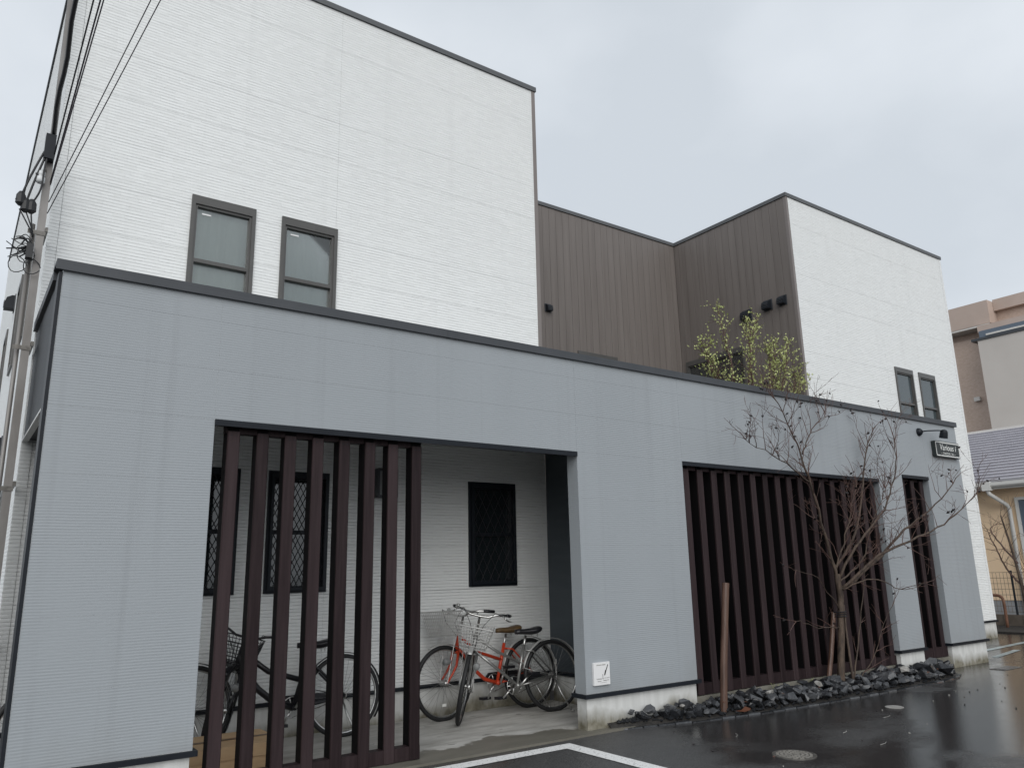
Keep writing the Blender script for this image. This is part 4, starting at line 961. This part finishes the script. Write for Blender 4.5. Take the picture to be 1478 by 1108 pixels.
for nm, (p, r) in LIMBS.items():
    pth = jitter(smooth_path(p, 5), 0.012 if nm[0] == 'L' else 0.006); n = len(pth)
    lb.tube(pth, [max(0.003, r * (1 - 0.8 * i / (n - 1))) for i in range(n)], 8)
    low = nm in ('L7', 'L8', 'S1', 'S2', 'S3', 'L6', 'L12')
    for i in range(3 if r > 0.012 else 1, n):
        t_ = (pth[i] - pth[i - 1]).normalized()
        for _ in range(2 if i > n * 0.25 and not low else 1):
            if random.random() < (0.60 if not low else 0.32):
                side = t_.orthogonal().normalized(); side.rotate(Matrix.Rotation(random.uniform(0, 6.28), 3, t_))
                nd = (t_ * random.uniform(.35, .8) + side * random.uniform(.5, .9)); nd.y *= 0.6
                if not low: nd.z += 0.38
                twig(tw, bd, pth[i], nd.normalized(), random.uniform(.22, .56) * (0.7 if low else 1), 0.0050, (2 if not low else 1) if nm not in ('L7', 'L8') else 0, 0.03 if not low else -0.005, 0.034 if not low else 0.02, 0.019)
    twig(tw, bd, pth[-1], (pth[-1] - pth[-2]).normalized(), 0.3, 0.004, 1, 0.02, 0.09, 0.019)
lb.build('limbs', 'bark', tr, smooth=True); tw.build('crown', 'twig', tr); kind(bd.build('seed_pods', 'bud', tr), 'stuff')
pr_ = MB(); pr_.tube([(7.60, -0.06, -0.02), (7.75, -0.06, 0.4), (7.90, -0.055, 0.86)], 0.027, 10); tag(pr_.build('support_stake', 'stake'), 'brown wooden prop lashed to the bare tree trunk', 'stake')
rp = MB(); rp.tube([Vector((7.95, -0.09, 0.80)) + Vector((0.075 * math.cos(a), 0.085 * math.sin(a), 0.004 * a)) for a in [i * 0.5 for i in range(38)]], 0.006, 5)
tag(rp.build('rope', 'black_vinyl'), 'dark rope binding the bare tree trunk to its prop', 'rope')
for i, (x, y) in enumerate(((7.35, 0.0), (7.6, -0.02), (6.75, 0.01))):
    gt = MB()
    for j in range(9):
        a = random.uniform(0, 6.28); l = random.uniform(.06, .15); gt.tube([(x, y, 0.04), (x + .3 * l * math.cos(a), y - abs(.2 * l * math.sin(a)), 0.04 + l * .7), (x + .6 * l * math.cos(a), y - abs(.4 * l * math.sin(a)), 0.04 + l)], [0.003, 0.002, 0.001], 3)
    tag(gt.build('grass_tuft', 'leaf'), 'thin tuft of dry grass growing by the kerb behind the stones', 'grass', 'grass tufts by the kerb')

# ------------------------------------------------------------------ budding tree in the court
random.seed(31)
ct = thing('budding_tree', 'tree with fresh yellow-green leaves rising behind the grey wall in the brown recess', 'tree', (8.70, 1.45, 0))
tk = MB(); tk.tube(smooth_path([(8.70, 1.45, -0.02), (8.68, 1.46, 0.9), (8.74, 1.45, 1.8), (8.72, 1.45, 2.6)], 3), [0.055 - 0.003 * i for i in range(10)], 10); tk.build('trunk', 'bark', ct, smooth=True)
cw = MB(); leaves = []
for p in ([(8.72, 1.45, 2.5), (8.55, 1.45, 3.3), (8.25, 1.4, 4.3), (8.12, 1.42, 5.05)], [(8.72, 1.45, 2.5), (8.72, 1.5, 3.5), (8.80, 1.45, 4.5), (8.95, 1.4, 5.05)], [(8.72, 1.45, 2.4), (9.0, 1.4, 3.3), (9.35, 1.4, 4.1), (9.62, 1.35, 4.75)],
          [(8.72, 1.45, 2.4), (8.4, 1.4, 3.2), (8.1, 1.35, 3.8), (7.75, 1.3, 4.15)], [(8.72, 1.45, 2.6), (9.05, 1.5, 3.2), (9.5, 1.35, 3.8), (9.85, 1.3, 4.15)], [(8.72, 1.45, 2.6), (8.6, 1.3, 3.5), (8.45, 1.2, 4.3), (8.5, 1.2, 4.75)],
          [(8.72, 1.45, 2.6), (8.95, 1.25, 3.4), (9.15, 1.2, 4.0), (9.25, 1.15, 4.4)], [(8.6, 1.45, 3.0), (8.3, 1.5, 3.6), (7.95, 1.5, 4.2), (7.85, 1.5, 4.5)], [(8.72, 1.45, 2.7), (9.0, 1.35, 3.5), (9.1, 1.3, 4.2), (9.2, 1.3, 4.65)], [(8.72, 1.45, 2.7), (8.85, 1.3, 3.5), (8.95, 1.25, 4.1), (8.9, 1.2, 4.5)], [(8.8, 1.45, 2.8), (9.2, 1.3, 3.4), (9.45, 1.25, 3.9), (9.5, 1.2, 4.25)]):
    pth = jitter(smooth_path(p, 6), 0.012); n = len(pth); cw.tube(pth, [max(0.004, 0.024 * (1 - .85 * i / (n - 1))) for i in range(n)], 6)
    for i in range(4, n):
        t_ = (pth[i] - pth[i - 1]).normalized()
        for _ in range(3):
            side = t_.orthogonal().normalized(); side.rotate(Matrix.Rotation(random.uniform(0, 6.28), 3, t_)); nd = (t_ * .8 + side * random.uniform(.3, .8)); nd.z += .45
            L_ = random.uniform(.18, .5) * (1.25 - 0.75 * i / n)
            twig(cw, None, pth[i], nd.normalized(), L_, 0.004, 1, 0.03, 0, 0, leaves, 0.72)
    for i in range(n // 2, n): leaves.append((pth[i], (pth[i] - pth[i - 1]).normalized()))
cw.build('branches', 'twig', ct)
lf = MB()
for p, d in leaves:
    for _ in range(random.choice((1, 2, 2))):
        d2 = (d + Vector((random.gauss(0, .6), random.gauss(0, .6), random.gauss(0.3, .4)))).normalized(); s = random.uniform(.018, .042)
        sd_ = d2.orthogonal().normalized(); sd_.rotate(Matrix.Rotation(random.uniform(0, 6.28), 3, d2)); nn = d2.cross(sd_)
        a = p + d2 * 0.006; q = [lf.P(v) for v in (a, a + d2 * s * .5 + sd_ * s * .34 + nn * s * .08, a + d2 * s * 1.15, a + d2 * s * .5 - sd_ * s * .34 + nn * s * .08)]
        lf.f.append([q[0], q[1], q[2]]); lf.f.append([q[0], q[2], q[3]])
lf.build('crown', 'leaf', ct, fix=False)

# ------------------------------------------------------------------ covers and litter on the asphalt
mh = thing('manhole_cover', 'round cast iron manhole cover with ring pattern set in the wet asphalt', 'manhole', (4.71, -1.66, 0))
c0 = (4.71, -1.66, 0.0)
MB().lathe(c0, [(0.165, -0.02), (0.165, 0.005), (0.15, 0.005), (0.15, 0.002)], 36).build('frame_ring', 'iron', mh)
pt = MB()
for r0 in (0.135, 0.105, 0.075, 0.045):
    for j in range(max(5, int(r0 * 130))):
        n = max(5, int(r0 * 130)); a0 = 2 * math.pi * j / n; a1 = a0 + 2 * math.pi / n * 0.72
        P = [(r0 * math.cos(a0), r0 * math.sin(a0)), (r0 * math.cos(a1), r0 * math.sin(a1)), ((r0 - .02) * math.cos(a1), (r0 - .02) * math.sin(a1)), ((r0 - .02) * math.cos(a0), (r0 - .02) * math.sin(a0))]
        pt.prism([(c0[0] + x, c0[1] + y, 0.0025) for x, y in P], (0, 0, 0.005))
pt.build('raised_pattern', 'worn_iron', mh)
wd = MB().lathe((7.22, -1.06, 0), [(0.088, 0.001), (0.088, 0.004), (0.082, 0.006), (0.0, 0.007)], 30); tag(wd.build('floor_drain', 'pale_rock'), 'round white drain cap in the asphalt before the stone bed', 'drain cap')
pl = thing('drain_plate', 'small rectangular metal drain plate in the wet asphalt near the grey wall end', 'drain cover', (11.1, -0.46, 0)); 
MB().box(10.86, 11.36, -0.56, -0.36, 0.001, 0.006).build('plate', 'iron', pl); MB().box(10.90, 11.32, -0.53, -0.39, 0.0065, 0.009).build('lid', 'rock', pl)
dl = MB(); q = [dl.P(v) for v in ((5.66, -0.33, 0.05), (5.72, -0.36, 0.056), (5.80, -0.34, 0.078), (5.86, -0.36, 0.056), (5.80, -0.40, 0.05), (5.70, -0.41, 0.046))]; dl.f = [[0, 1, 5], [1, 4, 5], [1, 2, 4], [2, 3, 4]]
tag(dl.build('fallen_leaf', 'dead_leaf', fix=False), 'reddish fallen leaf lying on stones at the foot of the stake', 'leaf')
random.seed(40)
for i in range(9):
    x = random.uniform(5.0, 9.6); y = curve_y(x) + random.uniform(-0.12, 0.22); a = random.uniform(0, 6.28); l = random.uniform(.025, .045); z_ = 0.012 if y < curve_y(x) - .02 else 0.125
    ml = MB(); q = [ml.P((x + l * (u * math.cos(a) - v * math.sin(a)), y + l * (u * math.sin(a) + v * math.cos(a)), z_ + h_ * l)) for u, v, h_ in ((-1, 0, 0), (0, .45, .25), (1, 0, .1), (0, -.45, .2))]; ml.f = [[0, 1, 3], [1, 2, 3]]
    tag(ml.build('fallen_leaf', 'dead_leaf', fix=False), 'small curled brown leaf dropped along the stone bed', 'leaf', 'brown leaves along the stone bed')
random.seed(41)
for i in range(26):
    x, y = random.uniform(4.2, 10.5), random.uniform(-2.0, -0.75)
    s = random.uniform(.005, .012); mb = MB(); bud_at(mb, Vector((x, y, s * .5)), s, Vector((math.cos(i), math.sin(i), 0)))
    tag(mb.build('litter_bit', random.choice(['bud', 'bud', 'bud', 'pale_rock', 'twig'])), 'tiny seed or stone chip scattered on the wet asphalt', 'litter', 'bits scattered on the asphalt')
for i, (x, y, a) in enumerate(((5.7, -1.45, .1), (4.9, -0.95, .4), (6.6, -1.3, -.2), (8.6, -1.0, .3), (5.5, -1.9, -.1))):
    mb = MB(); mb.tube([(x, y, .004), (x + .06 * math.cos(a), y + .06 * math.sin(a), .007), (x + .14 * math.cos(a + .3), y + .14 * math.sin(a + .3), .004)], .0022, 4)
    tag(mb.build('fallen_twig', 'pale_rock'), 'thin pale twig lying on the wet asphalt', 'twig', 'twigs on the asphalt')

# ------------------------------------------------------------------ service pole and cables at the left corner
sp_ = thing('service_pole', 'grey steel service pole clamped to the left corner of the white building', 'pole', (-0.475, 1.35, 0))
px, py = -0.462, 1.32
MB().box(px - 0.028, px + 0.028, py - 0.028, py + 0.028, 0.0, 4.82).build('pole', 'pole_steel', sp_)
MB().tube([(px - 0.055, py + 0.02, 0.0), (px - 0.055, py + 0.02, 4.25)], 0.017, 10).build('conduit', 'pole_steel', sp_, smooth=True)
MB().tube([(px + 0.012, py + 0.16, 0.0), (px + 0.012, py + 0.16, 7.2)], 0.024, 10).build('downpipe', 'pole_steel', sp_, smooth=True)
for zz in (0.9, 2.08, 3.18, 4.15):
    MB().box(px - 0.09, px + 0.035, py - 0.034, py - 0.0285, zz, zz + 0.035).box(px + 0.03, XA0 - 0.022, py - 0.0345, py + 0.30, zz + 0.04, zz + 0.075).build('clamp', 'iron', sp_)
MB().lathe((px - 0.05, py - 0.07, 4.58), [(0.02, 0), (0.034, 0.01), (0.034, 0.05), (0.022, 0.06), (0.03, 0.07), (0.03, 0.10), (0.012, 0.115)], 14).build('insulator', 'ceramic', sp_, smooth=True)
MB().box(px - 0.05, px + 0.025, py - 0.11, py - 0.0285, 4.80, 5.02).build('cable_grip', 'black_metal', sp_)
ar = MB(); ar.tube([(px - 0.02, py - 0.03, 4.72), (px - 0.08, py - 0.05, 4.66)], 0.014, 6); ar.build('bracket_arm', 'iron', sp_)
for i, (dx, dz) in enumerate(((-0.165, 4.42), (-0.125, 4.37), (-0.085, 4.37))):
    b = MB(); b.lathe((px + dx, py - 0.05, dz), [(0.016, -0.06), (0.036, -0.04), (0.034, 0.03), (0.018, 0.06)], 8); b.tube([(px + dx - 0.03, py - 0.06, dz - 0.02), (px + dx + 0.02, py - 0.04, dz + 0.02)], 0.013, 6); b.build('splice_connector', 'cable', sp_)
lp = MB()
lp.tube(smooth_path([(px - 0.0, py - 0.06, 4.98), (px - 0.05, py - 0.08, 4.85), (px - 0.12, py - 0.07, 4.62), (px - 0.165, py - 0.05, 4.44)], 4), 0.009, 6)
lp.tube(smooth_path([(px + 0.0, py - 0.06, 4.98), (px - 0.04, py - 0.09, 4.80), (px - 0.09, py - 0.08, 4.58), (px - 0.125, py - 0.05, 4.40)], 4), 0.009, 6)
lp.tube(smooth_path([(px - 0.0, py - 0.07, 4.96), (px - 0.03, py - 0.10, 4.75), (px - 0.04, py - 0.09, 4.52), (px - 0.085, py - 0.05, 4.40)], 4), 0.008, 6)
for a in range(3): lp.tube(smooth_path([(px - 0.085 - .04 * a, py - 0.05, 4.33), (px - 0.07, py - 0.06, 4.22 - .03 * a), (px - 0.05, py - 0.03, 4.12)], 4), 0.006, 5)
lp.build('feed_cables', 'cable', sp_, smooth=True)
tg = MB(); random.seed(8)
for i in range(16):
    a = random.uniform(1.8, 4.6); L_ = random.uniform(.07, .19); c0 = Vector((px - 0.05, py - 0.05, 4.06 + random.uniform(-.05, .05))); e = c0 + Vector((L_ * math.cos(a) * 1.0, -0.03, random.uniform(-.12, .10)))
    tg.tube(smooth_path([c0, (c0 + e) / 2 + Vector((0, random.uniform(-.04, .04), random.uniform(-.05, .06))), e], 4), random.choice((0.004, 0.006)), 5)
for i in range(3):
    r = random.uniform(.03, .065); c1 = Vector((px - 0.13 + .05 * i, py - 0.06, 3.86 + .09 * (i % 2))); tg.tube([c1 + Vector((r * math.cos(q), 0.02 * math.sin(q * 2), r * 1.1 * math.sin(q))) for q in [j * .45 for j in range(14)]], 0.004, 5)
tg.box(px - 0.085, px - 0.035, py - 0.10, py - 0.03, 3.92, 4.04); tg.build('wire_tangle', 'cable', sp_, smooth=False)
def wire(label, p0, p1, r, sag, mt, name='overhead_wire', twist=False):
    p0, p1 = Vector(p0), Vector(p1); pts = []
    n = 30 if not twist else 90
    for i in range(n + 1):
        t = i / n; q = p0.lerp(p1, t) - Vector((0, 0, sag * 4 * t * (1 - t))); 
        if twist: q += Vector((math.cos(i * 1.3), math.sin(i * 1.3), 0)) * 0.008
        pts.append(q)
    mb = MB(); mb.tube(pts, r, 6); tag(mb.build(name, mt, smooth=True), label, 'cable', 'cables rising from the service pole')
wire('thick black twisted service cable rising from the steel pole head', (px - 0.005, py - 0.06, 5.0), (-0.50, -9.0, 13.8), 0.017, 0.25, 'cable', 'service_cable', True)
wire('thin dark overhead wire beside the thick cable above the steel pole', (px + 0.02, py - 0.04, 4.80), (0.15, -9.0, 12.6), 0.006, 0.2, 'cable')
wire('upper of two close dark wires leaving the steel pole', (px + 0.024, py - 0.04, 4.62), (0.30, -9.0, 12.3), 0.006, 0.2, 'thin_wire')
wire('lower of two close dark wires leaving the steel pole', (px + 0.026, py - 0.04, 4.60), (0.42, -9.0, 12.3), 0.005, 0.2, 'thin_wire')
wire('higher of two thin purple wires slanting across the white siding', (px + 0.03, py - 0.03, 4.45), (2.1, -9.0, 12.0), 0.004, 0.2, 'thin_wire')
wire('lower of two thin purple wires slanting across the white siding', (px + 0.03, py - 0.03, 4.35), (2.3, -9.0, 12.0), 0.004, 0.2, 'thin_wire')

# ------------------------------------------------------------------ neighbouring house
H = thing('neighbour_house', 'cream neighbouring house with pale purple-grey ribbed metal roof and white gutter', 'house', (23, 2, 0))
HX = 21.0
MB().box(HX, HX + 6, -9, 7.5, 0.45, 3.25).build('wall', 'cream_wall', H)
MB().box(HX + 0.02, HX + 5.98, -8.98, 7.48, 0, 0.448).build('foundation', 'house_base', H)
# stepped roof courses
rx0, rx1, rz0, rz1 = HX - 0.45, HX + 3.0, 3.34, 5.12
nc = 19
for i in range(nc):
    a, b = i / nc, (i + 1) / nc
    xa, xb, za, zb_ = rx0 + (rx1 - rx0) * a, rx0 + (rx1 - rx0) * b, rz0 + (rz1 - rz0) * a, rz0 + (rz1 - rz0) * b
    MB().prism([(xa + 0.03, -9.4, za - 0.03), (xa - 0.035, -9.4, za + 0.062), (xb - 0.01, -9.4, zb_ + 0.02), (xb, -9.4, zb_ - 0.03)], (0, 17.3, 0)).build('roof_course', 'metal_roof', H)
MB().prism([(rx1 - 0.08, -9.45, rz1 - 0.02), (rx1 - 0.08, -9.45, rz1 + 0.06), (rx1 + 0.08, -9.45, rz1 + 0.06), (rx1 + 0.08, -9.45, rz1 - 0.02)], (0, 17.4, 0)).build('ridge_cap', 'soffit', H)
MB().prism([(rx1 + 0.082, -9.4, rz1), (HX + 6.45, -9.4, 3.34), (HX + 6.45, -9.4, 3.28), (rx1 + 0.082, -9.4, rz1 - 0.06)], (0, 17.3, 0)).build('roof', 'metal_roof', H)
MB().box(rx0 + 0.02, HX - 0.002, -9.3, 7.8, 3.255, 3.30).build('soffit', 'soffit', H)
gt = MB(); prof = [(rx0 - 0.13, 3.33), (rx0 - 0.13, 3.25), (rx0 - 0.10, 3.21), (rx0 - 0.05, 3.21), (rx0 - 0.015, 3.25), (rx0 - 0.015, 3.33)]
gt.prism([(x, -9.3, z) for x, z in prof], (0, 17.1, 0)); gt.build('gutter', 'gutter', H)
MB().box(rx0 - 0.005, rx0 + 0.018, -9.3, 7.8, 3.16, 3.30).build('fascia', 'gutter', H)
dp = MB(); yd = 3.45
dp.box(rx0 - 0.14, rx0 + 0.0, yd - 0.10, yd + 0.10, 3.13, 3.345); dp.build('gutter_hopper', 'gutter', H)
dp = MB(); dp.tube([(rx0 - 0.07, yd, 3.14), (rx0 - 0.05, yd - 0.02, 3.05), (HX - 0.10, yd - 0.22, 2.78), (HX - 0.06, yd - 0.25, 2.70), (HX - 0.06, yd - 0.25, 0.1)], 0.05, 10); dp.build('downpipe', 'gutter', H, smooth=True)
wn = MB(); TH_ = TL(HX)
def hwin(y0, y1, z0, z1):
    f = MB(); holed(f, y0, y1, z0, z1, [(y0 + .07, y1 - .07, z0 + .08, z1 - .07)], 0.001, 0.06, TH_); wo = f.build('window', 'gutter', H)
    p = MB(); holed(p, y0 + .068, y1 - .068, z0 + .078, z1 - .068, [], 0.002, 0.02, TH_); p.build('pane', 'blue_glass', wo)
hwin(1.3, 3.06, 1.45, 2.95)
for yy in (4.2, 5.8): MB().box(HX - 0.006, HX - 0.0005, yy, yy + 0.012, 0.46, 3.2).build('wall_joint', 'house_base', H)
# block wall, soil strip, mesh fence
bwl = thing('block_wall', 'low dark concrete block wall below the mesh fence', 'wall', (18.45, 0, 0))
y = -8.0
while y < 7:
    MB().box(18.38, 18.50, y + 0.004, y + 0.39, -0.02, 0.26).build('block', 'block', bwl); y += 0.394
bs_ = MB(); bs_.box(16.7, 18.37, -8, 7, -0.05, 0.03); kind(bs_.build('soil_strip', 'soil'), 'structure')
fn = thing('mesh_fence', 'brown welded wire mesh fence standing on the low block wall', 'fence', (18.44, 0, 0.26))
me = MB()
y = -4.0
while y < 6: me.tube([(18.44, y, 0.30), (18.44, y, 1.16)], 0.0045, 4, False); y += 0.075
for i in range(8): me.tube([(18.436, -4, 0.32 + i * 0.12), (18.436, 6, 0.32 + i * 0.12)], 0.0045, 4, False)
me.build('mesh_panel', 'fence_wire', fn)
for yy in (-3.0, -1.0, 0.9, 2.36, 4.4): MB().tube([(18.44, yy, 0.26), (18.44, yy, 1.20)], 0.024, 8).build('post', 'black_metal', fn)
ub = MB(); ub.tube(smooth_path([(17.9, 2.95, 0.0), (17.9, 2.95, 0.55), (17.9, 2.90, 0.66), (17.9, 2.80, 0.69), (17.9, 2.52, 0.69), (17.9, 2.42, 0.66), (17.9, 2.37, 0.55), (17.9, 2.37, 0.0)], 3), 0.032, 8); tag(ub.build('hoop_barrier', 'rust', smooth=True), 'rusty brown tubular hoop barrier before the mesh fence', 'barrier')
def shrub(label, x, y, limbs, seed):
    random.seed(seed); t = thing('bare_shrub', label, 'shrub', (x, y, 0), 'bare shrubs by the mesh fence')
    mb = MB(); tk = MB(); tk.tube(smooth_path(limbs[0], 4), [0.045 - 0.03 * i / (4 * (len(limbs[0]) - 1)) for i in range(4 * (len(limbs[0]) - 1) + 1)], 8); tk.build('trunk', 'bark', t, smooth=True)
    for p in limbs:
        pth = jitter(smooth_path(p, 5), .01); n = len(pth)
        if p is not limbs[0]: mb.tube(pth, [max(.004, .022 * (1 - .7 * i / n)) for i in range(n)], 6)
        for i in range(n // 3, n):
            t_ = (pth[i] - pth[i - 1]).normalized(); side = t_.orthogonal().normalized(); side.rotate(Matrix.Rotation(random.uniform(0, 6.28), 3, t_))
            twig(mb, None, pth[i], (t_ * .6 + side * .7).normalized(), random.uniform(.2, .55), .006, 1, .03, 0, 0)
    mb.build('crown', 'twig', t)
shrub('bare grey shrub with forked trunk by the downpipe of the cream house', 17.3, 1.72, [[(17.3, 1.72, 0), (17.3, 1.70, .5), (17.3, 1.72, 1.0), (17.3, 1.80, 1.7), (17.3, 1.90, 2.35)], [(17.3, 1.71, .9), (17.3, 1.95, 1.25), (17.3, 2.1, 1.7), (17.3, 2.2, 2.0)], [(17.3, 1.70, .8), (17.3, 1.5, 1.3), (17.3, 1.4, 1.8)], [(17.3, 1.72, 1.35), (17.3, 2.05, 1.85), (17.3, 2.15, 2.1)]], 51)
shrub('bare shrub beside the forked one, close to the house window', 17.5, 1.45, [[(17.5, 1.45, 0), (17.5, 1.5, .5), (17.5, 1.42, 1.0), (17.5, 1.3, 1.6)], [(17.5, 1.48, .5), (17.5, 1.62, .9), (17.5, 1.66, 1.2)]], 52)

# ------------------------------------------------------------------ tiled apartment block far behind
F = thing('tiled_apartment_block', 'tall pinkish brown tiled apartment block with beige stair wall beyond the cream house', 'building', (50, 8, 0))
FX = 45.0
MB().box(FX, FX + 14, -2.0, 22, 0, 13.55).build('wall', 'pink_tile', F)
MB().box(FX - 0.7, FX + 14, 12.2, 22.5, 14.05, 15.35).build('parapet', 'pink_band', F)
MB().box(FX - 0.68, FX + 14, 12.25, 22.4, 13.95, 14.045).build('eave_soffit', 'soffit', F)
MB().box(FX + 0.3, FX + 14, -2.0, 22, 13.56, 14.8).build('penthouse_wall', 'pink_tile', F)
MB().box(FX - 0.05, FX + 14, -2.0, 12.19, 14.81, 15.45).build('parapet', 'pink_band', F)
MB().box(FX + 0.5, FX + 14, -2.0, 12.2, 15.46, 15.56).build('coping', 'soffit', F)
MB().box(FX - 2.0, FX - 0.002, -3.0, 12.45, 0, 12.85).build('stair_wall', 'beige_wall', F)
MB().box(FX - 2.06, FX - 0.002, -3.0, 12.75, 12.851, 12.98).build('ledge', 'dark_metal', F)
MB().box(FX - 1.95, FX - 0.3, -3.0, 12.35, 12.981, 13.36).build('balustrade', 'blue_glass', F)
MB().box(FX - 2.0, FX - 1.951, -3.0, 12.0, 13.05, 13.14).build('handrail', 'soffit', F)
MB().box(FX - 1.2, FX - 0.005, -3.0, 12.7, 13.50, 13.86).build('canopy', 'pink_band', F)
MB().tube([(FX - 0.5, 12.4, 13.95), (FX - 0.45, 12.35, 13.7), (FX - 0.25, 12.3, 12.9)], 0.12, 8).build('drain_pipe', 'soffit', F)
MB().box(FX - 0.25, FX - 0.002, 13.55, 13.85, 10.0, 10.22).build('wall_vent', 'soffit', F)

# ------------------------------------------------------------------ render defaults
sc = bpy.context.scene
sc.render.engine = 'CYCLES'
sc.render.resolution_x, sc.render.resolution_y = 1024, 767
sc.cycles.max_bounces = 8; sc.cycles.transparent_max_bounces = 12
